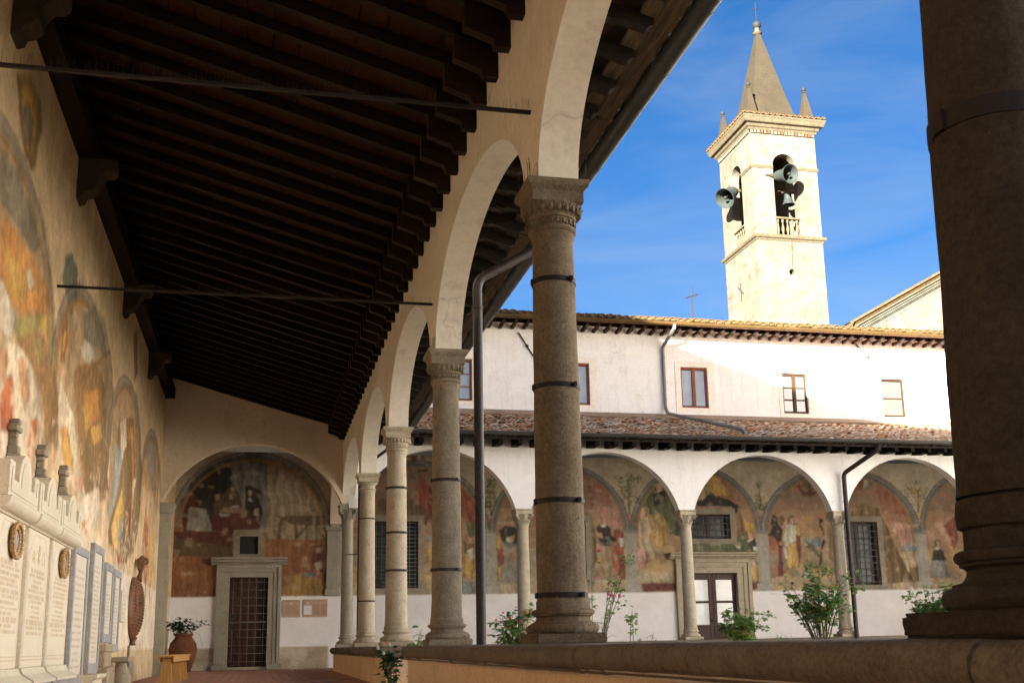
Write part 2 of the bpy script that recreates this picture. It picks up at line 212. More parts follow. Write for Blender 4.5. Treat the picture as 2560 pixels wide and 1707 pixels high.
# ------------------------------------------------------------------ mesh helpers
class MB:
    def __init__(s): s.v = []; s.f = []; s.mi = []; s.sm = []
    def add(s, vs, fs, mi=0, sm=False):
        o = len(s.v); s.v += [tuple(p) for p in vs]; s.f += [tuple(i + o for i in f) for f in fs]; s.mi += [mi] * len(fs); s.sm += [sm] * len(fs); return s
    def box(s, a, b, mi=0):
        x0, y0, z0 = a; x1, y1, z1 = b
        return s.add([(x0, y0, z0), (x1, y0, z0), (x1, y1, z0), (x0, y1, z0), (x0, y0, z1), (x1, y0, z1), (x1, y1, z1), (x0, y1, z1)],
                     [(0, 3, 2, 1), (4, 5, 6, 7), (0, 1, 5, 4), (1, 2, 6, 5), (2, 3, 7, 6), (3, 0, 4, 7)], mi)
    def prism(s, pts, axis, a, b, mi=0):
        """polygon pts (2D, ccw or not) in the plane normal to axis, extruded from a to b"""
        def P(p, t):
            return (t, p[0], p[1]) if axis == 0 else ((p[0], t, p[1]) if axis == 1 else (p[0], p[1], t))
        n = len(pts); vs = [P(p, a) for p in pts] + [P(p, b) for p in pts]
        fs = [tuple(range(n)), tuple(range(2 * n - 1, n - 1, -1))] + [(i, i + n, (i + 1) % n + n, (i + 1) % n) for i in range(n)]
        return s.add(vs, fs, mi)
    def tube(s, pts, r, seg=8, mi=0, caps=True):
        pts = [Vector(p) for p in pts]; rs = r if isinstance(r, (list, tuple)) else [r] * len(pts)
        vs = []; prev = None
        for i, p in enumerate(pts):
            d = (pts[min(i + 1, len(pts) - 1)] - pts[max(i - 1, 0)]).normalized()
            if prev is None: a = d.orthogonal().normalized()
            else: a = (prev - d * prev.dot(d)).normalized()
            prev = a; b = d.cross(a)
            for k in range(seg):
                t = 2 * math.pi * k / seg; vs.append(p + (a * math.cos(t) + b * math.sin(t)) * rs[i])
        fs = [(i * seg + k, i * seg + (k + 1) % seg, (i + 1) * seg + (k + 1) % seg, (i + 1) * seg + k) for i in range(len(pts) - 1) for k in range(seg)]
        if caps: fs += [tuple(range(seg - 1, -1, -1)), tuple((len(pts) - 1) * seg + k for k in range(seg))]
        return s.add(vs, fs, mi, True)
    def lathe(s, prof, c=(0, 0, 0), seg=32, mi=0, rf=None, caps=True, axis=None):
        vs = []
        for r, z in prof:
            for k in range(seg):
                t = 2 * math.pi * k / seg; rr = r if rf is None else rf(r, z, t)
                p = Vector((rr * math.cos(t), rr * math.sin(t), z))
                if axis is not None: p = axis @ p
                vs.append((p.x + c[0], p.y + c[1], p.z + c[2]))
        n = len(prof)
        fs = [(i * seg + k, i * seg + (k + 1) % seg, (i + 1) * seg + (k + 1) % seg, (i + 1) * seg + k) for i in range(n - 1) for k in range(seg)]
        if caps: fs += [tuple(range(seg - 1, -1, -1)), tuple((n - 1) * seg + k for k in range(seg))]
        return s.add(vs, fs, mi, True)
    def ball(s, c, r, seg=12, mi=0, sc=(1, 1, 1)):
        prof = [(max(1e-4, r * math.sin(math.pi * i / (seg // 2))), -r * math.cos(math.pi * i / (seg // 2))) for i in range(seg // 2 + 1)]
        o = len(s.v); s.lathe(prof, (0, 0, 0), seg, mi, caps=False)
        for i in range(o, len(s.v)):
            x, y, z = s.v[i]; s.v[i] = (x * sc[0] + c[0], y * sc[1] + c[1], z * sc[2] + c[2])
        return s
    def xf(s, fn, start=0):
        for i in range(start, len(s.v)): s.v[i] = tuple(fn(Vector(s.v[i])))
        return s
    def mesh(s, name, mats):
        me = bpy.data.meshes.new(name); me.from_pydata(s.v, [], s.f)
        for m in (mats if isinstance(mats, (list, tuple)) else [mats]): me.materials.append(m)
        me.polygons.foreach_set('material_index', s.mi); me.polygons.foreach_set('use_smooth', s.sm)
        me.update(); return me
    def obj(s, name, mats, parent=None, loc=(0, 0, 0), bevel=0.0, fix=True):
        me = s.mesh(name, mats)
        if fix or bevel:
            bm = bmesh.new(); bm.from_mesh(me)
            if fix: bmesh.ops.recalc_face_normals(bm, faces=bm.faces)
            if bevel:
                bmesh.ops.bevel(bm, geom=[e for e in bm.edges if len(e.link_faces) == 2 and e.calc_face_angle(0) > 0.7], offset=bevel, segments=1, affect='EDGES', clamp_overlap=True)
            bm.to_mesh(me); bm.free()
        if any(s.sm): me.set_sharp_from_angle(angle=math.radians(38))
        return link(name, me, parent, loc)
def wm(p): return (wm(p.parent) @ p.matrix_parent_inverse if p.parent else Matrix()) @ p.matrix_basis
def adopt(o, parent):
    o.parent = parent; o.matrix_parent_inverse = wm(parent).inverted(); return o
def link(name, me, parent=None, loc=(0, 0, 0)):
    o = bpy.data.objects.new(name, me); COL.objects.link(o); o.location = loc
    if parent: adopt(o, parent)
    return o
def add(mb, name, mats, parent=None, **k):
    o = mb.obj(name, mats, None, **k)
    return adopt(o, parent) if parent else o
def tag(o, label=None, cat=None, group=None, kind=None):
    if label: o['label'] = label
    if cat: o['category'] = cat
    if group: o['group'] = group
    if kind: o['kind'] = kind
    return o
def thing(name, label, cat, loc=(0, 0, 0), group=None, rz=0.0):
    o = bpy.data.objects.new(name, None); COL.objects.link(o); o.location = loc; o.rotation_euler = (0, 0, rz); o.empty_display_size = 0.2
    return tag(o, label, cat, group)
def pieces(name, me, mats4, parent, key=None, limit=300):
    """one object per piece (shared mesh) up to the limit, nearest first; the remaining pieces become one joined part"""
    L = list(mats4)
    if key: L.sort(key=key)
    for m in L[:limit]:
        o = bpy.data.objects.new(name, me); COL.objects.link(o); o.matrix_basis = m
        if parent: adopt(o, parent)
    R = L[limit:]
    if R:
        vs = np.array([v.co[:] for v in me.vertices]); fs = [tuple(p.vertices) for p in me.polygons]; mi = [p.material_index for p in me.polygons]; sm = [p.use_smooth for p in me.polygons]
        V = []; F = []; n = len(vs)
        for i, m in enumerate(R):
            a = np.array(m); V.append(vs @ a[:3, :3].T + a[:3, 3]); F += [tuple(k + i * n for k in f) for f in fs]
        j = bpy.data.meshes.new(name + "_field"); j.from_pydata(np.vstack(V).tolist(), [], F)
        for mm in me.materials: j.materials.append(mm)
        j.polygons.foreach_set('material_index', mi * len(R)); j.polygons.foreach_set('use_smooth', sm * len(R)); j.update()
        o = link(name + "_field", j, parent); o['kind'] = 'stuff'
def TRS(x, y, z, rx=0, ry=0, rz=0, s=1.0):
    return Matrix.Translation((x, y, z)) @ Matrix.Rotation(rz, 4, 'Z') @ Matrix.Rotation(ry, 4, 'Y') @ Matrix.Rotation(rx, 4, 'X') @ Matrix.Scale(s, 4)

# ------------------------------------------------------------------ painting helpers (pigment laid on dense wall meshes)
def vnoise(nu, nv, cells, seed, octv=4):
    g = np.random.default_rng(seed); out = np.zeros((nu, nv)); amp = 1.0; tot = 0
    for o in range(octv):
        cu = max(2, int(cells * 2 ** o)); cv = max(2, int(cells * 2 ** o * nv / nu) + 1)
        a = g.random((cu + 2, cv + 2)); x = np.linspace(0, cu, nu); y = np.linspace(0, cv, nv)
        xi = np.minimum(x.astype(int), cu); yi = np.minimum(y.astype(int), cv); xf = x - xi; yf = y - yi
        xf = xf * xf * (3 - 2 * xf); yf = yf * yf * (3 - 2 * yf)
        A = a[np.ix_(xi, yi)]; B = a[np.ix_(xi + 1, yi)]; Cc = a[np.ix_(xi, yi + 1)]; D = a[np.ix_(xi + 1, yi + 1)]
        xf = xf[:, None]; yf = yf[None, :]
        out += amp * (A * (1 - xf) * (1 - yf) + B * xf * (1 - yf) + Cc * (1 - xf) * yf + D * xf * yf); tot += amp; amp *= 0.55
    return out / tot
class Canvas:
    def __init__(s, us, vs, base, seed=1, warp=0.03):
        s.us = np.array(us); s.vs = np.array(vs); s.U, s.V = np.meshgrid(s.us, s.vs, indexing='ij'); nu, nv = s.U.shape
        s.c = np.empty((nu, nv, 3)); s.c[:] = base
        w = (s.us[-1] - s.us[0])
        s.n1 = vnoise(nu, nv, w * 1.2, seed); s.n2 = vnoise(nu, nv, w * 2.0, seed + 1); s.n3 = vnoise(nu, nv, w * 5, seed + 2, 3)
        s.Uw = s.U + (s.n2 - 0.5) * warp * 2 + (s.n3 - 0.5) * warp; s.Vw = s.V + (s.n1 - 0.5) * warp * 2 + (s.n3 - 0.5) * warp
    def mask_poly(s, P, warp=True):
        U, V = (s.Uw, s.Vw) if warp else (s.U, s.V)
        P = np.array(P, float); a = max(0, np.searchsorted(s.us, P[:, 0].min() - .15) - 1); b = np.searchsorted(s.us, P[:, 0].max() + .15) + 1
        c = max(0, np.searchsorted(s.vs, P[:, 1].min() - .15) - 1); d = np.searchsorted(s.vs, P[:, 1].max() + .15) + 1
        if b <= a or d <= c: return None
        x = U[a:b, c:d]; y = V[a:b, c:d]; m = np.zeros(x.shape, bool); n = len(P); j = n - 1
        for i in range(n):
            xi, yi = P[i]; xj, yj = P[j]
            if yi != yj: m ^= ((yi > y) != (yj > y)) & (x < (xj - xi) * (y - yi) / (yj - yi) + xi)
            j = i
        return (slice(a, b), slice(c, d)), m
    def fill(s, sl, m, col, al=1.0):
        if m.any():
            blk = s.c[sl]; k = (m * al)[..., None]; s.c[sl] = blk * (1 - k) + np.array(col) * k
    def poly(s, P, col, al=1.0, warp=True, shade=False, keep=False):
        r = s.mask_poly(P, warp)
        if r:
            sl, m = r; col = np.array(col) * (0.75 + 0.5 * s.n3[sl][..., None]); Q = np.array(P, float)
            if shade:
                w = Q[:, 0].max() - Q[:, 0].min(); h = Q[:, 1].max() - Q[:, 1].min(); x = (s.U[sl] - Q[:, 0].min()) / w; y = (s.V[sl] - Q[:, 1].min()) / h
                ar = 0.5 * abs(sum(Q[k - 1, 0] * Q[k, 1] - Q[k, 0] * Q[k - 1, 1] for k in range(len(Q))))
                fold = np.sin(x * w * 26 + s.n2[sl] * 9 + y * 1.5) * (0.22 if h > w * 1.1 else 0.08)
                g = 1.18 - 0.42 * np.abs(x - 0.38) * 1.6 + fold + 0.10 * (y - .5); ph_ = x * w * 52 + s.n2[sl] * 16 + y * h * 5; g = g - 0.38 * (np.sin(ph_) > .86) + 0.26 * (np.sin(ph_ + 1.5) > .9); col = col * np.clip(g, .45, 1.5)[..., None]
                if ar > .45 and not keep: al = al * np.clip(0.62 + (s.n2[sl] - .5) * 2.2 + (s.n3[sl] - .5) * 1.2, 0.05, 1) * .8
                if ar < .30:
                    cc = Q.mean(0); r2 = s.mask_poly((Q - cc) * (1 + .05 / max(w, h, .08)) + cc, warp)
                    if r2: sl2, m2 = r2; b2 = s.c[sl2]; k2 = (m2 * .45)[..., None]; s.c[sl2] = b2 * (1 - k2) + b2 * .30 * k2
            blk = s.c[sl]; k = (m * al)[..., None]; s.c[sl] = blk * (1 - k) + col * k
    def dabs(s, u0, u1, v0, v1, n, cols, seed, size=.06, al=.5):
        g = random.Random(seed)
        for _ in range(n):
            x, y = g.uniform(u0, u1), g.uniform(v0, v1); a = g.gauss(1.57, .6); l = size * g.uniform(.4, 1.6); w = l * g.uniform(.15, .4); c, q = math.cos(a), math.sin(a); b = g.uniform(-.5, .5) * l
            s.poly([(x - l * c, y - l * q), (x - w * q + b * .3, y + w * c), (x + l * c + b, y + l * q), (x + w * q + b * .3, y - w * c)], g.choice(cols), al * g.uniform(.5, 1), True)
    def rect(s, u0, u1, v0, v1, col, al=1.0):
        m = (s.U >= u0) & (s.U <= u1) & (s.V >= v0) & (s.V <= v1); s.where(m, col, al)
    def where(s, m, col, al=1.0):
        k = (m * al)[..., None]; s.c = s.c * (1 - k) + np.array(col) * k
    def soften(s, n=1):
        for _ in range(n):
            p = np.pad(s.c, ((1, 1), (0, 0), (0, 0)), mode='edge'); s.c = .25 * p[:-2] + .5 * p[1:-1] + .25 * p[2:]
            p = np.pad(s.c, ((0, 0), (1, 1), (0, 0)), mode='edge'); s.c = .25 * p[:, :-2] + .5 * p[:, 1:-1] + .25 * p[:, 2:]
    def build(s, name, to3d, mat, parent=None, holes=()):
        nu, nv = s.U.shape; pts = to3d(s.U.ravel(), s.V.ravel()); idx = np.arange(nu * nv).reshape(nu, nv)
        q = np.stack([idx[:-1, :-1], idx[1:, :-1], idx[1:, 1:], idx[:-1, 1:]], -1)
        cu = (s.us[:-1] + s.us[1:]) / 2; cv = (s.vs[:-1] + s.vs[1:]) / 2; keep = np.ones((nu - 1, nv - 1), bool)
        for (a, b, c, d) in holes: keep &= ~((cu[:, None] > a) & (cu[:, None] < b) & (cv[None, :] > c) & (cv[None, :] < d))
        q = q[keep]; me = bpy.data.meshes.new(name); me.vertices.add(nu * nv); me.vertices.foreach_set('co', np.stack(pts, -1).astype(np.float32).ravel())
        me.loops.add(q.size); me.loops.foreach_set('vertex_index', q.ravel().astype(np.int32)); me.polygons.add(len(q)); me.polygons.foreach_set('loop_start', (np.arange(len(q)) * 4).astype(np.int32))
        me.update(calc_edges=True); me.validate()
        at = me.color_attributes.new("Col", 'FLOAT_COLOR', 'POINT'); rgba = np.ones((nu * nv, 4), np.float32); rgba[:, :3] = np.clip(s.c.reshape(-1, 3), 0, 1); rgba[:, 3] = np.where(s.c.reshape(-1, 3).min(1) > .58, .22, 1.0)
        at.data.foreach_set('color', rgba.ravel()); me.materials.append(mat); return link(name, me, parent)
def snapped(a, b, step, marks=()):
    g = np.arange(a, b + step * 0.5, step)
    for m in marks: g[np.argmin(abs(g - m))] = m
    return g
TR_COL = {"sky":[0.52,0.36,0.24],"red":[0.36,0.13,0.09],"dred":[0.23,0.09,0.07],"dk":[0.07,0.065,0.06],"och":[0.62,0.4,0.14],"yel":[0.66,0.47,0.18],"skin":[0.62,0.42,0.27],"wht":[0.7,0.66,0.57],"gry":[0.33,0.33,0.31],"blu":[0.33,0.38,0.38],"grn":[0.17,0.19,0.11],"brn":[0.26,0.18,0.1],"lbr":[0.42,0.31,0.19],"terra":[0.5,0.24,0.12],"tan":[0.6,0.48,0.32],"pnk":[0.6,0.36,0.28],"plast":[0.68,0.6,0.47],"fb":[0.44,0.335,0.21],"fg":[0.27,0.245,0.19],"fo":[0.56,0.3,0.11],"fy":[0.58,0.38,0.13],"fs":[0.62,0.59,0.5],"ol":[0.35,0.31,0.13],"bh":[0.3,0.19,0.09],"yh":[0.52,0.38,0.13],"pg":[0.66,0.6,0.47],"rf":[0.46,0.14,0.07],"pf":[0.56,0.32,0.2],"dg":[0.16,0.19,0.15]}
TR_FAR = 'pnk:1393,353,1446,377,1594,378,1585,266,1387,267;och:1494,385,1577,377,1572,322,1485,326;lbr:1482,282,1547,290,1548,243,1496,243,1480,255;grn:1502,318,1526,298,1542,278,1545,266,1500,298;blu:1494,326,1520,322,1546,326,1548,298,1514,304;red:1392,333,1417,325,1432,302,1438,263,1439,228,1387,211,1383,263;dred:1415,306,1424,304,1426,220,1409,217;dk:1402,388,1415,389,1419,361,1431,345,1428,314,1416,312,1400,329,1387,329,1396,361;brn:1417,381,1436,383,1439,361,1427,355,1420,365;yel:1433,341,1447,361,1480,361,1486,337,1497,310,1488,302,1468,322,1442,322,1426,306;wht:1447,361,1471,361,1476,341,1472,314,1454,306,1436,294,1434,322;yel:1436,294,1458,310,1473,310,1478,282,1475,247,1444,236,1437,263;och:1458,306,1465,306,1462,247,1453,243;dred:1473,329,1486,326,1484,282,1475,243,1473,282;wht:1430,298,1438,294,1442,263,1434,263;skin:1455,381,1469,382,1469,365,1462,359,1454,365;brn:1453,383,1464,386,1470,380,1459,377,1453,365,1449,373;skin:1418,308,1431,310,1430,302,1420,301;skin:1493,309,1508,308,1507,301,1494,303;dk:1544,377,1559,373,1549,361,1559,345,1550,326,1560,314,1550,290,1549,263,1535,239,1542,274,1549,306,1560,338,1546,353;lbr:1562,365,1592,354,1585,219,1533,220,1544,243,1562,306;tan:1383,211,1434,220,1433,201,1382,201;dred:1492,463,1513,453,1527,467,1531,455,1546,457,1525,441,1503,441,1495,451;skin:1482,497,1495,499,1498,485,1485,481;red:1468,485,1485,481,1501,469,1492,461,1471,473;brn:1513,485,1528,481,1525,463,1514,461,1501,473;terra:1355,382,1378,382,1380,373,1374,357,1367,348,1361,348,1354,357,1352,372;terra:1362,398,1373,398,1370,382,1364,382;grn:1367,400,1347,418,1350,420,1369,408;grn:1368,408,1350,440,1353,440,1371,412;grn:1369,408,1389,420,1387,416,1370,404;grn:1370,414,1385,442,1387,440,1372,410;grn:1367,400,1354,408,1356,403;grn:1369,401,1384,409,1382,404;grn:1367,408,1367,468,1370,468,1369,408;grn:1362,479,1377,484,1374,468,1365,466;red:1243,510,1296,487,1322,431,1317,416,1255,431,1214,458;och:1217,505,1246,494,1269,462,1280,439,1234,442,1210,462;tan:1194,466,1215,466,1217,438,1208,428,1188,430;dk:1175,426,1196,426,1220,446,1267,431,1296,415,1304,411,1294,388,1279,411,1182,411;brn:1300,411,1314,372,1316,345,1302,314,1292,321;och:1318,376,1351,361,1351,322,1319,322;grn:1161,316,1281,316,1320,341,1351,298,1350,279,1159,283;skin:1324,337,1341,339,1342,322,1331,316;dk:1327,316,1345,325,1349,302,1334,294;wht:1323,316,1345,325,1342,320,1327,310;skin:1278,312,1301,298,1300,292,1288,296,1277,308;wht:1288,302,1302,300,1300,291,1290,294;wht:1339,300,1352,300,1351,288,1342,290;och:1327,252,1352,244,1351,205,1326,202;dred:1325,198,1353,202,1354,186,1326,179;tan:1328,271,1351,267,1349,244,1327,248;grn:1024,445,1077,482,1127,446,1133,325,1020,349;skin:1007,403,1035,409,1040,367,1014,361;tan:1005,367,1041,385,1064,349,1068,289,1041,266,1017,278,1000,325;pnk:999,301,1030,284,1022,248,1000,242;och:1034,385,1073,391,1096,355,1088,307,1058,289,1038,325;dk:1050,457,1083,470,1087,421,1054,409;skin:1060,469,1080,473,1082,452,1063,445;tan:996,231,1103,233,1114,206,1001,204;dred:1007,201,1114,202,1113,183,1012,178;red:936,343,963,337,963,213,931,214,926,266;wht:950,322,965,322,962,301,952,298;brn:940,366,955,369,957,343,938,337;skin:944,360,954,359,952,346,944,347;dk:886,348,902,363,924,354,929,328,942,319,934,301,897,301,892,325;skin:900,378,915,381,916,360,902,357;dk:909,384,924,372,924,354,913,359;wht:896,360,914,357,911,349,899,351;skin:884,337,901,334,907,319,889,325;lbr:894,301,931,301,923,255,952,214,872,214,899,266;pnk:879,414,965,390,967,343,926,349,878,378;red:854,503,912,474,948,426,959,384,873,408;brn:848,396,872,384,883,343,886,266,867,220,842,220;tan:872,208,952,214,951,185,871,180;terra:968,387,997,388,999,373,986,352,970,352;grn:978,390,979,481,983,481,983,390;grn:980,432,950,480,954,483,982,438;grn:981,444,1007,487,1011,485,983,435;grn:944,486,963,493,959,474,945,474;grn:973,499,992,499,988,481,975,481;grn:998,493,1017,490,1013,475,1001,478;grn:979,408,962,450,965,450,982,417;grn:980,408,999,451,1002,448,982,405;dk:618,342,635,354,665,348,667,307,646,296,623,313;gry:623,313,667,307,665,204,618,205;skin:639,371,657,374,659,354,641,351;brn:636,376,660,378,661,368,639,365;skin:638,322,659,330,655,310,641,310;wht:635,322,646,322,644,310,635,312;red:610,296,626,293,628,256,613,244;och:608,330,623,325,624,293,609,295;och:613,244,622,250,621,210,610,210;tan:615,202,665,201,665,176,618,176;och:520,290,546,290,549,217,520,220;brn:520,313,547,307,546,282,523,285;skin:526,325,541,327,544,310,529,307;wht:526,290,544,299,548,267,540,262;grn:530,365,550,373,550,330,535,325;blu:425,324,454,336,454,290,425,279;och:425,307,443,324,437,262,422,262;red:402,496,443,439,443,347,414,381,391,427;brn:391,421,431,387,425,353,374,381,292,381,294,415,334,438,374,435;blu:517,206,548,205,548,177,516,178;red:513,475,548,440,571,388,570,348,512,382;terra:583,382,606,382,606,348,585,348;grn:592,382,592,476,596,476,596,382;grn:593,394,577,414,578,416,595,399;grn:595,394,614,414,613,416,594,399;grn:594,406,579,426,580,428,595,410;grn:595,406,613,426,612,428,594,410;grn:594,417,580,437,581,439,596,422;grn:595,417,612,438,611,440,594,422;grn:594,429,581,449,582,451,596,434;grn:595,429,611,449,610,451,594,434;grn:594,441,583,461,584,463,596,445;grn:595,441,610,461,609,463,594,445;grn:594,452,584,473,585,474,596,457;grn:595,452,609,473,608,475,594,457;grn:594,464,585,484,586,486,596,469;grn:596,464,608,485,607,486,594,469;grn:379,519,397,525,400,485,382,485;dk:405,526,426,520,423,497,402,496;red:382,537,420,543,420,520,385,519;wht:397,540,408,540,408,526,397,525;red:1726,516,1786,485,1829,415,1838,364,1761,370,1744,414;brn:1644,388,1664,413,1696,423,1736,408,1754,370,1793,270,1819,220,1821,201,1744,195,1742,326,1733,376,1643,374;pnk:1768,370,1844,358,1845,288,1802,288;tan:1795,288,1853,307,1850,213,1810,232;blu:1803,301,1832,307,1846,298,1845,288,1801,285;brn:1818,238,1848,244,1845,201,1821,201;tan:1754,195,1834,198,1836,179,1756,177;blu:1693,502,1718,509,1722,477,1696,464;skin:1695,490,1713,490,1708,474,1695,472;red:1681,490,1695,483,1689,464,1664,458;grn:1843,479,1893,483,1899,454,1879,421,1844,421,1824,453;och:1848,466,1863,466,1860,453,1848,453;och:1873,460,1885,460,1882,448,1872,448;brn:1867,453,1871,453,1867,396,1863,396;och:1852,380,1879,380,1879,361,1868,348,1857,348,1849,361;och:1860,397,1873,397,1868,380,1861,380;pnk:1888,370,1989,371,1981,301,1888,301;red:1944,358,1983,384,1987,326,1972,288,1959,326;dk:1900,285,1919,298,1932,285,1941,263,1919,257,1894,257;gry:1894,260,1937,260,1942,213,1885,213;wht:1905,298,1925,299,1922,291,1906,289;brn:1907,315,1925,317,1926,301,1909,298;skin:1914,312,1927,312,1925,299,1915,299;dk:-187,403,-171,465,-124,509,-72,526,-73,451,-73,349,-185,349;dred:-192,418,-167,438,-139,399,-126,349,-185,337;gry:-74,522,-42,534,12,539,25,342,-70,345,-73,451;wht:-174,393,-169,398,-133,395,-116,349,-118,339,-177,341;tan:-166,389,-152,389,-149,376,-164,374;dred:-118,380,-71,384,1,381,2,345,-66,338,-116,339;brn:-111,411,-77,447,-62,447,-41,400,-97,380,-112,380;skin:-77,447,-66,449,-63,435,-74,433;wht:-76,431,-69,431,-68,417,-81,417;skin:-112,431,-101,431,-100,417,-110,415;skin:-101,388,-68,400,-22,390,-29,382,-82,384;wht:-99,384,-67,380,-82,374,-97,375;wht:-71,400,-53,404,-49,396,-67,394;dk:-39,439,-39,451,-24,453,5,438,-4,432,-14,436,4,400,7,381,-6,369,-37,396,-34,427;skin:-30,441,-22,441,-21,426,-29,426;wht:-26,426,-18,412,-30,413;skin:-16,392,-3,396,-3,381,-14,377;dred:-210,337,-66,338,-64,299,-183,299;brn:-202,322,-64,299,-63,272,-108,272,-215,280,-206,318;terra:-215,280,-102,272,-99,175,-212,177;tan:20,515,63,520,114,493,155,429,161,382,160,318,18,318,15,515;brn:39,380,161,380,162,355,78,354,55,369;brn:49,369,57,369,52,318,44,318;brn:84,354,90,354,94,295,88,295;brn:113,354,119,354,91,318,85,318;brn:133,355,140,355,164,318,158,318;terra:16,318,164,318,167,176,60,178,57,272,18,272;och:62,225,119,237,158,217,163,178,75,177;tan:59,199,71,177,59,178;blu:108,233,139,235,139,225,112,225;dred:134,287,147,299,161,291,164,271,165,217,157,203,158,236,139,244,131,260;skin:137,299,155,301,155,287,142,285;brn:135,303,151,305,153,298,138,297;tan:136,260,157,267,160,248,142,240;brn:-42,546,4,547,-3,515,-22,511,-37,519'
TR_LEFT = 'fb:885,440,968,452,1044,458,1105,437,1141,409,1169,371,1199,332,1230,256,968,211;fg:887,434,947,446,1018,440,1064,419,1038,402,964,401,901,395;fo:905,385,965,398,1039,400,1097,395,1158,382,1097,359,990,333,922,338;fy:928,368,985,376,1028,372,1020,349,952,343;fs:921,340,954,336,986,324,976,307,934,305;fs:1016,379,1033,388,1052,380,1035,369;pg:956,302,1047,311,1105,288,1130,266,1103,234,1009,218,968,211,940,288;bh:993,311,1061,342,1131,349,1176,338,1212,299,1211,253,1157,260,1126,292,1076,305,1022,309;ol:976,319,1011,338,1094,366,1117,361,1041,327,996,314;yh:1083,357,1136,374,1190,353,1200,329,1135,339;ol:1066,331,1096,339,1119,324,1094,315;rf:953,254,975,276,997,276,1013,258,1017,234,988,217,967,216;pf:1010,296,1037,304,1065,279,1051,261,1026,275;pf:940,288,957,299,975,287,964,271,949,265;rf:1076,235,1087,263,1109,262,1108,235;bh:957,288,968,293,971,284,962,280;dg:1194,455,1227,473,1273,468,1285,439,1255,406,1221,416,1186,430;bh:1206,382,1227,402,1242,376,1234,349,1210,346;fo:1212,377,1230,385,1235,365,1221,355;fb:1235,347,1269,393,1324,438,1404,470,1508,475,1592,450,1642,398,1627,323,1623,253,1472,227,1339,274,1253,320;fg:1333,437,1415,465,1501,464,1562,435,1460,424,1346,407;bh:1294,352,1397,397,1506,406,1578,376,1577,315,1540,272,1499,234,1418,244,1354,290;fo:1365,345,1485,380,1544,324,1444,292;fy:1378,334,1409,348,1463,303,1440,278;fs:1324,388,1358,412,1418,416,1451,410,1400,390,1356,386;bh:1356,364,1566,453,1574,448,1367,361;pg:1207,328,1313,308,1364,266,1433,229,1266,238;fo:1234,280,1280,292,1306,269,1267,253;fb:1651,367,1698,422,1814,465,1933,470,2032,412,2073,299,1991,205,1718,184,1638,247,1642,318;bh:1682,316,1717,384,1902,426,1991,309,1914,204,1736,190;fy:1709,288,1751,344,1833,271,1790,207;fs:1732,383,1797,404,1877,294,1843,220;fo:1834,394,1909,413,1975,288,1931,237;bh:922,518,981,548,1015,544,1033,519,1018,480,1000,466,973,465,947,483;fy:938,520,971,535,1003,532,1011,498,990,472,959,489;fg:954,502,973,517,996,510,991,483,968,483;bh:1837,550,1882,567,1923,506,1884,478;wht:963,227,1025,239,1110,217,1009,208,979,183;red:961,232,1009,244,1020,242,1011,229,1001,230,964,225;pnk:1079,235,1095,236,1115,216,1100,213,1079,224;brn:1154,273,1176,277,1181,264,1166,248,1156,257;och:1250,270,1279,281,1307,269,1343,254,1341,246,1296,239,1258,252;brn:1417,312,1467,334,1556,352,1579,322,1629,312,1622,287,1649,270,1567,255,1534,255,1456,226,1428,240,1405,277;och:1442,323,1527,342,1552,324,1479,307;wht:1463,243,1548,261,1579,229,1526,202,1411,202,1378,218;pnk:1341,246,1415,255,1409,238,1370,236;pnk:1400,197,1464,208,1516,197,1492,176,1406,182;red:1478,191,1515,199,1506,179,1478,175;och:1398,201,1437,205,1451,188,1404,186;blu:1691,346,1758,340,1811,323,1783,288,1715,254,1668,230,1683,279;brn:1659,210,1743,283,1797,352,1876,387,1926,340,1942,259,1936,221,1927,190,1793,181,1782,202,1684,196;yel:1691,223,1752,264,1802,296,1843,259,1817,220,1784,197,1720,202;blu:1775,216,1800,254,1837,248,1826,211;red:1787,193,1862,198,1880,187,1804,180;dred:1900,266,1928,285,1943,232,1924,220;wht:1934,325,1995,339,2060,243,1983,230;terra:2144,257,2180,310,2250,277,2276,199,2246,160,2189,175;red:2168,284,2225,277,2259,179,2225,180;brn:1941,210,1967,313,2042,388,2085,365,2073,274,2021,211;och:2275,263,2360,278,2419,209,2360,178,2283,187;tan:2116,195,2205,204,2222,174,2143,173;gry:2125,408,2204,450,2308,432,2367,366,2277,354'
def untrace(s):
    for it in s.split(';'):
        c, p = it.split(':'); p = [int(x) / 100 for x in p.split(',')]; yield c, TR_COL[c], list(zip(p[::2], p[1::2]))
# ------------------------------------------------------------------ dimensions (metres)
LW = -2.06; XI, XO = 1.76, 2.04; YF = 25.0; YD = 29.1
NY = [-2.1, 2.44, 7.05, 11.61, 16.01, 20.48, 25.1]           # near arcade column centres
FXC = [1.9, 5.85, 9.81, 13.77, 17.74, 21.7]                 # far arcade column centres
def under(x): return 6.26 - 0.281 * (x + 2.06)              # underside of the lean-to rafters
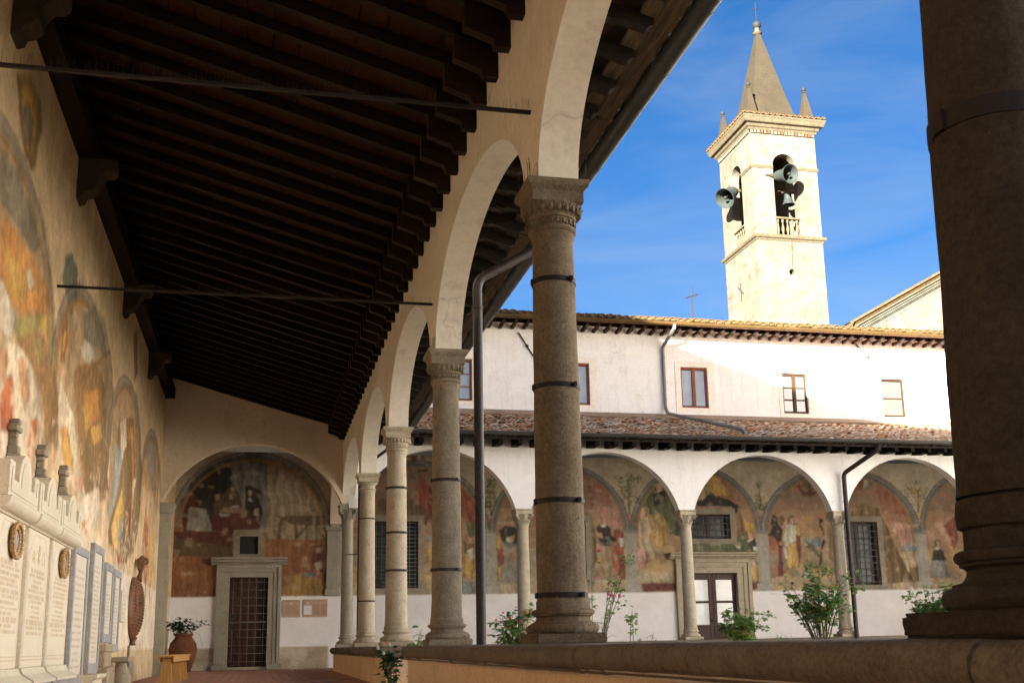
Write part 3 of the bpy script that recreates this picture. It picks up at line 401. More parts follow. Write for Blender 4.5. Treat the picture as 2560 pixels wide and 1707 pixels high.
# ------------------------------------------------------------------ ground and floor
g = MB().box((-400, -300, -0.6), (400, 600, -0.02)); tag(g.obj('ground', SOIL), kind='structure')
fl = MB().box((LW, -8, -0.018), (XO + 0.1, YD, -0.006)); pf = tag(fl.obj('gallery_floor', BRICKM), kind='structure')
fl = MB().box((XO + 0.1, YF - 0.2, -0.018), (22, YD, -0.006)); tag(fl.obj('portico_floor', BRICKM), kind='structure')
bk = MB().box((-0.067, -0.137, -0.006), (0.067, 0.137, 0.006)); bme = bk.mesh('brick', BRICKM)
L = []
for j in range(31):
    for i in range(25):
        L.append(TRS(LW + 0.1 + i * 0.146 + random.uniform(-.002, .002), 18.6 + j * 0.287 + (0.14 if i % 2 else 0), random.uniform(-.0015, .0015), 0, 0, random.uniform(-.01, .01)))
pieces('brick', bme, L, pf, key=lambda m: m.translation.y)
for a in (0,):
    b = MB()
    for k in range(260):
        a0 = random.random(); x = random.uniform(2.4, 21); y = random.uniform(8.2, 24)
        h = random.uniform(.05, .2)
        for q in range(5):
            t = random.random() * 6.28; dx, dy = math.cos(t) * .03, math.sin(t) * .03
            b.add([(x, y, -.02), (x + .01, y, -.02), (x + dx * 2, y + dy * 2, h * .7), (x + dx * 3, y + dy * 3, h)], [(0, 1, 2), (0, 2, 3)])
    tag(b.obj('courtyard_weeds', LEAFL, fix=False), 'low green weeds scattered over the courtyard soil', 'weeds', kind='stuff')

# ------------------------------------------------------------------ left wall with frescoes
def lun(Cv, c, half, zs, rise, body, band=0.16):
    if body is None: return arch_band(Cv, c, half, zs, rise, band)
    d = (Cv.Uw - c) / half; ins = abs(d) < 1; top = zs + rise * np.sqrt(np.clip(1 - d * d, 0, 1))
    body(Cv, ins & (Cv.Vw < top), c)
def arch_band(Cv, c, half, zs, rise, band):
    d2 = (Cv.U - c); D = np.sqrt((d2 / half) ** 2 + (np.maximum(Cv.V - zs, 0) / rise) ** 2); lowz = Cv.V > zs - .05; k = band / 2.6
    Cv.where((abs(D - 1.0) < k) & lowz, (0.16, 0.16, 0.155), 0.9 if k < .05 else 0.45); Cv.where((abs(D - 1.0 - k * .45) < k * .16) & lowz, (0.30, 0.29, 0.26), 0.8)
    Cv.where((abs(D - 1.0 + k * 1.25) < k * .28) & lowz, (0.36, 0.20, 0.065), 0.9); Cv.where((abs(D - 1.0 - k) < k * .14) & lowz, (0.07, 0.06, 0.05), 0.8)
ys = np.concatenate([np.arange(-2, 8, .25), np.arange(8, 25, .035), np.arange(25, 29.05, .08), [29.1]])
zs = np.concatenate([np.arange(0, 5.2, .022), np.arange(5.2, 6.2, .05)])
LC = Canvas(ys, zs, (0.66, 0.53, 0.345), 11, 0.05)
def streak(Cv, seed, fu, fv):
    # vertical brush streaks
    nu, nv = Cv.U.shape; a = vnoise(nu, nv, fu, seed, 3); g = np.random.default_rng(seed).random(int((Cv.us[-1] - Cv.us[0]) * fv) + 3)
    x = (Cv.Uw - Cv.us[0]) * fv; xi = np.clip(x.astype(int), 0, len(g) - 2); f = x - xi; f = f * f * (3 - 2 * f); return (g[xi] * (1 - f) + g[xi + 1] * f) * 0.62 + a * 0.38
S1 = streak(LC, 31, 22, 2.4); S2 = streak(LC, 32, 30, 4.0); S3 = streak(LC, 33, 26, 1.3)
def body(Cv, m, c):
    v = Cv.Vw
    Cv.where(m, (0.60, 0.50, 0.36)); Cv.where(m & (v > 3.7 + (Cv.n2 - .5) * 2), (0.34, 0.28, 0.19), .8)
    Cv.where(m & (v > 3.2 + (Cv.n1 - .5) * 2.4) & (v < 4.4 + (Cv.n2 - .5) * 2), (0.50, 0.27, 0.11), .55)
    Cv.where(m & (S1 > .60), (0.40, 0.27, 0.14), .35); Cv.where(m & (S2 > .62), (0.52, 0.33, 0.13), .3)
    Cv.where(m & (S2 < .34), (0.66, 0.60, 0.49), .4); Cv.where(m & (S3 < .34), (0.40, 0.39, 0.33), .3); Cv.where(m & (S1 < .31), (0.50, 0.22, 0.12), .25)
for i, c in enumerate((0.4, 4.9, 9.35, 13.85, 18.3, 22.75)):
    lun(LC, c, 2.12, 3.35, 1.25, body)
for c in (4.9, 9.35, 13.85, 18.3, 22.75): LC.dabs(c - 1.9, c + 1.9, 1.9, 4.1, 150, [(.36, .23, .1), (.55, .36, .14), (.66, .6, .48), (.5, .22, .12), (.38, .38, .33), (.3, .24, .12)], int(c * 10), .16, .55)
for nm_, c, P in untrace(TR_LEFT):
    LC.poly(P, [x * .95 for x in c], .93, True, True, True)
for c in (4.9, 9.35, 13.85, 18.3, 22.75): lun(LC, c, 2.12, 3.35, 1.25, None)
fade = (LC.Vw < 2.6 + (LC.n2 - .5) * 1.4) & (S2 > .45); LC.where(fade & (LC.n3 > .5), (0.66, 0.58, 0.45), .6)
low = 1.73 + np.where(LC.U < 16, .30 + (LC.n3 - .5) * .5, (LC.n3 - .5) * .12)
LC.where(LC.V < low, (0.72, 0.68, 0.61)); LC.where((LC.V < low) & (LC.U < 16), (0.72, 0.64, 0.52))
for u in (22.4, 23.3): LC.poly([(u, 1.8), (u + .3, 1.8), (u + .2, 1.45), (u + .1, 1.3)], (0.5, 0.25, 0.14), .9)
LC.where(LC.V < 0.53, (0.60, 0.50, 0.34)); LC.where((LC.V < .42) & (LC.V > .1) & (LC.U > 18.9) & (LC.U < 21.3) & (LC.n2 > .42), (0.36, 0.36, 0.35), .6); LC.where((LC.V < .5) & (LC.n3 > .62), (0.72, 0.68, 0.58), .6)
LC.soften(1); LC.c *= np.array((1.08, 1.0, .90)) * (0.88 + 0.28 * LC.n2[..., None])
west = thing('frescoed_wall', 'long cream wall on the left with faded painted lunettes above white plaster', 'wall', (LW, 0, 0))
adopt(LC.build('painted_plaster', lambda u, v: (np.full(u.shape, LW), u, v), FRESCO), west)
w = MB().box((-2.7, -8, -0.02), (LW - 0.005, 34, 13.0)); add(w, 'wall', INNER, west)
w = MB().box((-14, -8, 13.0), (-1.5, 34, 13.1)); w.prism([(-14, 13.1), (-1.5, 13.1), (-8, 14.6)], 1, -8, 34); add(w, 'roof', TERRA, west)

# ------------------------------------------------------------------ generic arcade wall
def arcade(mb, cols, ph, spring, rise, top, t0, t1, axis, kind='seg', n=28, ends=(True, True), mi=0):
    """wall along u with arch openings between the column centres; t0..t1 is its thickness"""
    def P(u, z, t): return (t, u, z) if axis == 1 else (u, t, z)
    tp = top if callable(top) else (lambda u: top)
    us = []
    for i in range(len(cols)):
        c = cols[i]; a = c - ph if (i > 0 or ends[0]) else c; b = c + ph if (i < len(cols) - 1 or ends[1]) else c
        us.append(('p', a, b))
        if i < len(cols) - 1: us.append(('a', c + ph, cols[i + 1] - ph))
    for k, a, b in us:
        if k == 'p':
            va = [P(a, spring, t0), P(b, spring, t0), P(b, tp(b), t0), P(a, tp(a), t0), P(a, spring, t1), P(b, spring, t1), P(b, tp(b), t1), P(a, tp(a), t1)]
            mb.add(va, [(0, 1, 2, 3), (5, 4, 7, 6), (0, 4, 5, 1), (3, 2, 6, 7)], mi)
            if a == us[0][1]: mb.add(va, [(0, 3, 7, 4)], mi)
            if b == us[-1][2]: mb.add(va, [(1, 5, 6, 2)], mi)
        else:
            h = (b - a) / 2; m = (a + b) / 2
            def zf(u):
                d = (u - m) / h
                if kind == 'ell': return spring + rise * math.sqrt(max(0, 1 - d * d))
                R = (h * h + rise * rise) / (2 * rise); return spring + rise - R + math.sqrt(max(0, R * R - (u - m) ** 2))
            uu = [m - h * math.cos(math.pi * i / n) for i in range(n + 1)]; vs = []
            for u in uu: z = zf(u); vs += [P(u, z, t0), P(u, tp(u), t0), P(u, z, t1), P(u, tp(u), t1)]
            fs = []; fi = []
            for i in range(n):
                o = 4 * i; fs += [(o, o + 4, o + 5, o + 1), (o + 2, o + 3, o + 7, o + 6), (o + 1, o + 5, o + 7, o + 3)]; fi.append((o, o + 2, o + 6, o + 4))
            mb.add(vs, fs, mi); mb.add(vs, fi, mi + 1 if mi == 0 and False else mi, True)
    return mb
# near arcade wall
aw = thing('arcade_wall', 'plastered arcade wall over the near columns between gallery and courtyard', 'wall', (1.9, 0, 0))
m = arcade(MB(), NY, 0.20, 3.575, 1.04, 5.26, XI, XO, 1, 'ell', ends=(True, True))
add(m, 'wall', CREAM, aw, fix=True)
# end wall across the gallery
ew = thing('end_arch_wall', 'plastered wall with one wide arch closing the end of the gallery', 'wall', (0, YF, 0))
m = arcade(MB(), [LW - .1, 1.86], 0.12, 3.60, 1.27, lambda x: under(x) + 0.1, YF - 0.136, YF + 0.136, 0, 'seg', ends=(True, True)); add(m, 'wall', INNER, ew)
# corner arch from the corner column to the back wall
cw = thing('corner_arch', 'small plastered arch from the corner column to the back wall pilaster', 'arch', (1.85, 27, 0))
m = arcade(MB(), [25.36, 29.1], 0.13, 3.562, 1.15, 5.9, 1.745, 2.03, 1, 'ell', ends=(True, True)); add(m, 'wall', INNER, cw)
# respond pilaster at the left end of the end arch
rp = thing('stone_respond_pilaster', 'rough stone pilaster against the left wall carrying the end arch', 'pilaster', (LW, YF, 0))
z = 0.0; k = 0
for h in (0.32, 0.30, 0.42, 0.46, 0.38, 0.60, 0.52, 0.34): 
    add(MB().box((LW + 0.001, YF - .15 + .003 * (k % 2), z + .004), (LW + .21 + .004 * (k % 3), YF + .17, z + h - .004)), 'stone_block', STONE2, rp, bevel=0.006); z += h; k += 1
add(MB().box((LW, YF - .14, 0), (LW + .195, YF + .16, z)), 'pilaster_core', STONE2, rp)
add(MB().prism([(LW, z + .005), (LW + .22, z + .005), (LW + .30, z + .16), (LW + .30, z + .22), (LW, z + .22)], 1, YF - .2, YF + .2), 'impost', STONE2, rp, bevel=0.008)
# far arcade
fa = thing('courtyard_arcade_wall', 'white plastered arcade wall of the portico across the courtyard', 'wall', (12, YF, 0))
m = arcade(MB(), FXC, 0.19, 3.49, 1.35, 5.30, YF - .14, YF + .14, 0, 'seg', ends=(False, True)); add(m, 'wall', WHITE, fa)
m = MB().box((2.2, YF - .155, 4.93), (21.9, YF - .141, 4.99)); add(m, 'string_band', WHITE, fa)

# ------------------------------------------------------------------ back wall of the far portico (painted) with its openings
HOLES = [(2.72, 4.02, 1.94, 3.66), (7.60, 8.55, 1.97, 3.70), (11.55, 12.75, 3.21, 3.89), (16.10, 17.28, 1.91, 3.70), (11.45, 12.85, 0.0, 2.27), (-0.68, 0.25, 0.07, 2.24), (-0.47, -0.02, 2.82, 3.26)]
us = snapped(LW, 21.0, .022, [h[0] for h in HOLES] + [h[1] for h in HOLES]); vs = snapped(0, 5.4, .020, [h[2] for h in HOLES] + [h[3] for h in HOLES])
FC = Canvas(us, vs, (0.47, 0.39, 0.28), 51, 0.035)
PIL = [5.91, 9.82, 13.68, 18.65]
F1 = streak(FC, 61, 40, 2.2)
def bodyf(Cv, m, c):
    v = Cv.Vw + (Cv.n1 - .5) * .5
    Cv.where(m, (0.34, 0.235, 0.145)); Cv.where(m & (v > 3.3), (0.38, 0.255, 0.17)); Cv.where(m & (v > 4.0), (0.28, 0.20, 0.14))
    Cv.where(m & (np.sin(v * 15 + Cv.n2 * 5) > .35) & (v > 2.9), (0.40, 0.19, 0.12), .4); Cv.where(m & (np.sin(v * 21 + Cv.n1 * 7) > .7) & (v > 2.7) & (v < 3.6), (0.50, 0.33, 0.20), .5); Cv.where(m & (v < 3.0) & (Cv.n2 > .42), (0.50, 0.36, 0.18), .75); Cv.where(m & (v < 2.75) & (Cv.n1 < .42), (0.30, 0.31, 0.27), .5)
    Cv.where(m & (v < 2.4) & (Cv.n3 < .42), (0.22, 0.19, 0.12), .6); Cv.where(m & (v < 2.1), (0.40, 0.32, 0.21), .6)
for a, b in ((2.0, 5.91), (5.91, 9.82), (9.82, 13.68), (13.68, 18.65), (18.65, 22.5)):
    lun(FC, (a + b) / 2, (b - a) / 2 - .10, 3.42, 1.75, bodyf, 0.12)
lun(FC, -0.2, 1.86, 3.5, 1.80, bodyf, 0.14)
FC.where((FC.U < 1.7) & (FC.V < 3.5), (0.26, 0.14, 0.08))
for k_ in range(5): FC.dabs(2.2 + k_ * 3.9, 6.0 + k_ * 3.9, 1.95, 3.1, 90, [(.22, .19, .11), (.44, .34, .2), (.5, .42, .28), (.3, .31, .27), (.34, .18, .1), (.2, .13, .08)], k_ + 77, .09, .6)
for nm_, c, P in untrace(TR_FAR):
    if nm_ == 'grn' and min(q[1] for q in P) > 3.85 and (max(q[0] for q in P) - min(q[0] for q in P)) > .12 and (max(q[1] for q in P) - min(q[1] for q in P)) > .05:
        cx_ = sum(q[0] for q in P) / len(P); cz_ = sum(q[1] for q in P) / len(P); g_ = random.Random(int(cx_ * 100)); a_ = (max(q[0] for q in P) - min(q[0] for q in P)) * .62; b_ = (max(q[1] for q in P) - min(q[1] for q in P)) * .62
        for _ in range(int(12 + a_ * b_ * 500)):
            r_ = math.sqrt(g_.random()); t_ = g_.random() * 6.28; x_, z_ = cx_ + a_ * r_ * math.cos(t_), cz_ + b_ * r_ * math.sin(t_); d_ = g_.random() * 3.14; l_ = .045
            FC.poly([(x_ - l_ * math.cos(d_), z_ - l_ * math.sin(d_)), (x_ - .016 * math.sin(d_), z_ + .016 * math.cos(d_)), (x_ + l_ * math.cos(d_), z_ + l_ * math.sin(d_)), (x_ + .016 * math.sin(d_), z_ - .016 * math.cos(d_))], (0.13, 0.13, 0.065), .85, False)
        continue
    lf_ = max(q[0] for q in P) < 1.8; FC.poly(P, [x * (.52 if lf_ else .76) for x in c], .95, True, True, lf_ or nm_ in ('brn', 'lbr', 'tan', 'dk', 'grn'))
# painted rock and stone surrounds
for a, b in ((2.0, 5.91), (5.91, 9.82), (9.82, 13.68), (13.68, 18.65), (18.65, 22.5)): lun(FC, (a + b) / 2, (b - a) / 2 - .10, 3.42, 1.75, None, 0.12)
lun(FC, -0.2, 1.86, 3.5, 1.80, None, 0.14)
for (a, b, c, d) in HOLES[:4]:
    FC.rect(a - .14, b + .16, c - .14, d + .15, (0.30, 0.27, 0.21), .9)
FC.rect(-.62, .12, 2.72, 3.42, (0.27, 0.235, 0.17), .9)
for p in PIL + [2.1]:
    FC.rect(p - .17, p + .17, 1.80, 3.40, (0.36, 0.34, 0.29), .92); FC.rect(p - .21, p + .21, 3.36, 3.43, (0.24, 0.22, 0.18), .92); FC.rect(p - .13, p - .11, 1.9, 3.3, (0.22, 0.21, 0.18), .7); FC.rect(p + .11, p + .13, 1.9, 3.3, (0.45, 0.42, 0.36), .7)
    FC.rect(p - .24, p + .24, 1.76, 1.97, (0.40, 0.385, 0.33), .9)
FC.where((FC.V < 5.3) & (FC.n3 > .70), (0.50, 0.42, 0.31), .35)
FC.where(FC.V < 1.765 + (FC.n3 - .5) * .02, (0.80, 0.785, 0.76)); FC.where((FC.V < .53) & (FC.U < 1.75), (0.46, 0.38, 0.26)); FC.where((FC.V < .5) & (FC.U < 1.75) & (FC.n2 > .55), (0.58, 0.52, 0.40), .7)
FC.soften(1); FC.c *= (0.90 + 0.2 * FC.n2[..., None])
bw = thing('painted_back_wall', 'back wall of the far portico painted with figures in arched lunettes', 'wall', (10, YD, 0))
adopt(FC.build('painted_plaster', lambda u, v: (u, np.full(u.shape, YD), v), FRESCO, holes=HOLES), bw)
add(MB().box((20.99, YD + .003, 0), (26.0, YD + .1, 6.3)), 'wall', WHITE, bw)
# reveal boxes behind each opening
def reveal(a, b, c, d, depth, mat, parent, y=YD):
    m = MB(); m.add([(a, y, c), (b, y, c), (b, y, d), (a, y, d), (a, y + depth, c), (b, y + depth, c), (b, y + depth, d), (a, y + depth, d)], [(0, 4, 5, 1), (1, 5, 6, 2), (2, 6, 7, 3), (3, 7, 4, 0), (4, 7, 6, 5)])
    return add(m, 'reveal', mat, parent, fix=False)
def grille(a, b, c, d, nv, nh, y, parent, r=0.011, mid=None):
    me = MB().tube([(0, 0, c), (0, 0, d)], r, 6).mesh('bar', BARM); mh = MB().tube([(a, 0, 0), (b, 0, 0)], r, 6).mesh('bar', BARM)
    for i in range(nv): adopt(link('bar', me, None, (a + (b - a) * (i + .5) / nv, y, 0)), parent)
    for i in range(nh): adopt(link('bar', mh, None, (0, y - r * 1.6, c + (d - c) * (i + .5) / nh)), parent)
def winthing(name, label, a, b, c, d, nv, nh, panes, group=None):
    t = thing(name, label, 'window', ((a + b) / 2, YD, c), group)
    reveal(a, b, c, d, .30, STONE2, t)
    nx, nz = panes; y = YD + .22
    add(MB().box((a, y, c), (a + .05, y + .05, d)).box((b - .05, y, c), (b, y + .05, d)).box((a + .05, y, c), (b - .05, y + .05, c + .05)).box((a + .05, y, d - .05), (b - .05, y + .05, d)).box(((a + b) / 2 - .03, y, c + .05), ((a + b) / 2 + .03, y + .05, d - .05)), 'window_frame', DOORB, t)
    for i in range(nx):
        for j in range(nz):
            x0 = a + .05 + (b - a - .1) * i / nx; x1 = a + .05 + (b - a - .1) * (i + 1) / nx; z0 = c + .05 + (d - c - .1) * j / nz; z1 = c + .05 + (d - c - .1) * (j + 1) / nz
            add(MB().box((x0 + .012, y + .02, z0 + .012), (x1 - .012, y + .03, z1 - .012)), 'pane', PANE2, t)
    add(MB().box((a, YD + .29, c), (b, YD + .297, d)), 'dark_backing', DARK, t)
    grille(a, b, c, d, nv, nh, YD + .06, t)
    return t
winthing('barred_window', 'tall window behind a dense iron grille, at the left end of the painted wall', *HOLES[0], 9, 17, (2, 5))
winthing('barred_window', 'tall barred window mostly hidden behind the big near column', *HOLES[1], 6, 12, (2, 4))
winthing('barred_window', 'small wide barred window above the brown glazed door', *HOLES[2], 7, 4, (2, 1))
winthing('barred_window', 'tall barred window beside the brown downpipe on the right', *HOLES[3], 7, 10, (2, 4))
t = thing('barred_window', 'small dark square opening above the iron grille door', 'window', (-.25, YD, 2.82)); reveal(*HOLES[6], .25, STONE2, t); add(MB().box((-.47, YD + .1, 2.82), (-.02, YD + .12, 3.26)), 'pane', DARK, t)
# door surround, built in fasciae
def surround(parent, a, b, c, d, jw, top, corn, mat, z0=0.0, dent=True):
    y = YD
    for k, (o0, o1, pr) in enumerate(((0, jw * .42, .04), (jw * .42, jw * .74, .065), (jw * .74, jw, .10))):
        add(MB().box((a - o1, y - pr, z0), (a - o0, y + .02, d + o0 * top / jw)), 'jamb', mat, parent, bevel=.006)
        add(MB().box((b + o0, y - pr, z0), (b + o1, y + .02, d + o0 * top / jw)), 'jamb', mat, parent, bevel=.006)
        add(MB().box((a - o1, y - pr, d + o0 * top / jw + .001), (b + o1, y + .02, d + o1 * top / jw)), 'lintel', mat, parent, bevel=.006)
    zt = d + top
    add(MB().prism([(y + .02, zt + .002), (y - .10, zt + .002), (y - .12, zt + .05), (y - .19, zt + .07), (y - .19, zt + .10), (y - .25, zt + .14), (y - .25, zt + .175), (y + .02, zt + .175)], 0, a - corn, b + corn), 'cornice', mat, parent, bevel=.004)
    if dent:
        n = int((b - a + 2 * corn - .1) / .05); me = MB().box((-.014, -.03, 0), (.014, 0, .035)).mesh('dentil', mat)
        for i in range(n): adopt(link('dentil', me, None, (a - corn + .06 + i * .05, y - .125, zt + .018)), parent)
    for x0, x1 in ((a - jw - .05, a - .001), (b + .001, b + jw + .05)): add(MB().box((x0, y - .14, z0), (x1, y + .01, z0 + .13)), 'plinth_block', mat, parent, bevel=.01)
dr = thing('grille_door', 'dark plank door behind an iron grille in a grey stone surround', 'door', (-.2, YD, 0))
reveal(-.68, .25, .07, 2.24, .22, STONE2, dr); surround(dr, -.68, .25, .07, 2.24, .32, .31, .46, STONE2)
for i in range(6): add(MB().box((-.68 + i * .155 + .003, YD + .15, .07), (-.68 + (i + 1) * .155 - .003, YD + .19 + .004 * (i % 2), 2.24)), 'plank', DOORD, dr)
grille(-.68, .25, .10, 2.22, 5, 11, YD + .05, dr, .009)
add(MB().box((-.67, YD + .03, 1.13), (.24, YD + .055, 1.165)), 'cross_bar', BARM, dr)
for zz in (1.17, .94): add(MB().box((-.665, YD + .035, zz), (-.55, YD + .065, zz + .17)), 'lock_plate', IRON, dr, bevel=.004)
add(MB().box((-.69, YD - .04, 0), (.26, YD + .2, .069)), 'threshold', STONE3, dr, bevel=.006)
dr = thing('glazed_double_door', 'brown double door with white curtained glass under a stone cornice', 'door', (12.15, YD, 0))
reveal(11.45, 12.85, 0, 2.27, .25, STONE3, dr); surround(dr, 11.45, 12.85, 0, 2.27, .40, .38, .58, STONE3)
for s, (a, b) in enumerate(((11.45, 12.148), (12.152, 12.85))):
    lf = add(MB().box((a, YD + .10, .02), (a + .11, YD + .15, 2.26)).box((b - .11, YD + .10, .02), (b, YD + .15, 2.26)).box((a + .11, YD + .10, 2.10), (b - .11, YD + .15, 2.26)).box((a + .11, YD + .10, 1.47), (b - .11, YD + .15, 1.52)).box((a + .11, YD + .10, .02), (b - .11, YD + .15, .88)), 'door_leaf', DOORB, dr, bevel=.006)
    for z0, z1 in ((.89, 1.46), (1.53, 2.09)):
        cv = add(MB().box((a + .112, YD + .125, z0), (b - .112, YD + .135, z1)), 'curtained_pane', CURT, dr)
    add(MB().box((a + .16, YD + .09, .15), (b - .16, YD + .105, .42)), 'door_panel', DOORB, dr, bevel=.01); add(MB().box((a + .16, YD + .09, .50), (b - .16, YD + .105, .78)), 'door_panel', DOORB, dr, bevel=.01)
add(MB().ball((12.09, YD + .07, 1.0), .025, 10), 'handle', IRON, dr)
# pilaster at the back wall, corner bay
pl = thing('grey_wall_pilaster', 'grey stone pilaster on the back wall under the small corner arch', 'pilaster', (1.82, YD, 0))
add(MB().box((1.68, YD - .05, 1.95), (1.98, YD - .001, 3.40)), 'pilaster_shaft', STONE2, pl, bevel=.01); add(MB().box((1.62, YD - .09, 3.40), (2.04, YD - .001, 3.50)), 'impost', STONE2, pl, bevel=.02); add(MB().box((1.64, YD - .08, 1.77), (2.02, YD - .001, 1.95)), 'plinth_block', STONE2, pl, bevel=.02)
# ------------------------------------------------------------------ upper storey above the far portico
up = thing('upper_storey', 'cream plastered upper storey with timber windows above the far portico', 'building', (12, YD, 6))
UW = [(4.70, 5.49, 6.90, 8.07, 'h'), (8.00, 8.80, 6.88, 8.07, 'r'), (11.50, 12.31, 6.89, 8.07, 'r'), (14.62, 15.41, 6.81, 8.00, 'h'), (17.81, 18.57, 6.78, 7.95, 's')]
def wallholes(mb, x0, x1, z0, z1, holes, y0, y1):
    xs = sorted({x0, x1, *[h[0] for h in holes], *[h[1] for h in holes]}); 
    for a, b in zip(xs[:-1], xs[1:]):
        hs_ = [h for h in holes if h[0] <= a + 1e-6 and h[1] >= b - 1e-6]; segs = [(z0, z1)]
        if hs_: segs = [(z0, hs_[0][2]), (hs_[0][3], z1)]
        for c, d in segs: mb.add([(a, y0, c), (b, y0, c), (b, y0, d), (a, y0, d)], [(0, 1, 2, 3)])
    mb.add([(x0, y0, z1), (x1, y0, z1), (x1, y1, z1), (x0, y1, z1), (x0, y0, z0), (x1, y0, z0), (x1, y1, z0), (x0, y1, z0)], [(0, 1, 2, 3), (3, 2, 6, 7), (0, 3, 7, 4), (1, 5, 6, 2)])
    return mb
m = wallholes(MB(), LW, 27.0, 6.2, 9.15, UW, YD, YD + 8); add(m, 'wall', UPPER, up)
for k, (a, b, c, d, ty) in enumerate(UW):
    mt = LHON if k == 3 else {'r': REDW, 'h': HONEY, 's': SHON}[ty]
    reveal(a, b, c, d, .14, UPPER, up)
    fr = add(MB().box((a + .002, YD + .06, c + .002), (a + .06, YD + .12, d - .002)).box((b - .06, YD + .06, c + .002), (b - .002, YD + .12, d - .002)).box((a + .06, YD + .06, c + .002), (b - .06, YD + .12, c + .055)).box((a + .06, YD + .06, d - .06), (b - .06, YD + .12, d - .002)), 'window_frame', mt, up, bevel=.004)
    mm = (a + b) / 2; rows = {'r': 1, 'h': 3, 's': 2}[ty]; 
    def sub(mb, nm, mt_):
        return add(mb, nm, mt_, fr)
    ox = Vector((0, 0, 0))
    st = MB()
    if ty != 's': st.box((mm - .045, YD + .045, c + .055), (mm + .045, YD + .10, d - .06))
    for j in range(1, rows): st.box((a + .06, YD + .065, c + .05 + (d - c - .11) * j / rows - .018), (b - .06, YD + .10, c + .05 + (d - c - .11) * j / rows + .018))
    if st.v: sub(st, 'sash_bar', mt)
    for i in range(2):
        for j in range(rows):
            x0, x1 = ((a + .065, mm - .05), (mm + .05, b - .065))[i] if ty != 's' else ((a + .065, mm - .002), (mm + .002, b - .065))[i]
            z0 = c + .06 + (d - c - .12) * j / rows + .018; z1 = c + .06 + (d - c - .12) * (j + 1) / rows - .018
            sub(MB().box((x0, YD + .085, z0), (x1, YD + .095, z1)), 'pane', CURT2 if ty == 's' else (PANE3 if k == 3 else PANE))
    add(MB().box((a, YD + .125, c), (b, YD + .13, d)), 'dark_backing', DARK, up)
    if k in (0, 1, 2, 3):
        w_ = .17 if k < 3 else .12
        for q in ((a - w_, a - .001, c - .12, d + .17), (b + .001, b + w_ + .04, c - .12, d + .17), (a - .001, b + .001, d + .001, d + .17), (a - .001, b + .001, c - .12, c - .001)):
            add(MB().box((q[0], YD - .012, q[2]), (q[1], YD - .0005, q[3])), 'window_surround', TRIM, up)
# flashing strip over the lower tiles
add(MB().prism([(YD - .01, 6.64), (YD - .16, 6.55), (YD - .16, 6.58), (YD - .01, 6.69)], 0, 2.2, 24), 'lead_flashing', surf("brown_flashing", (.22, .15, .11), (.30, .22, .16), bs=20), up)
rf = add(MB().prism([(YD - .72, 9.17), (YD + 4, 10.44), (YD + 9, 9.0), (YD + 9, 8.9), (YD + 4, 10.32), (YD - .72, 9.08)], 0, LW - .3, 27.5), 'roof', TERRA, up)
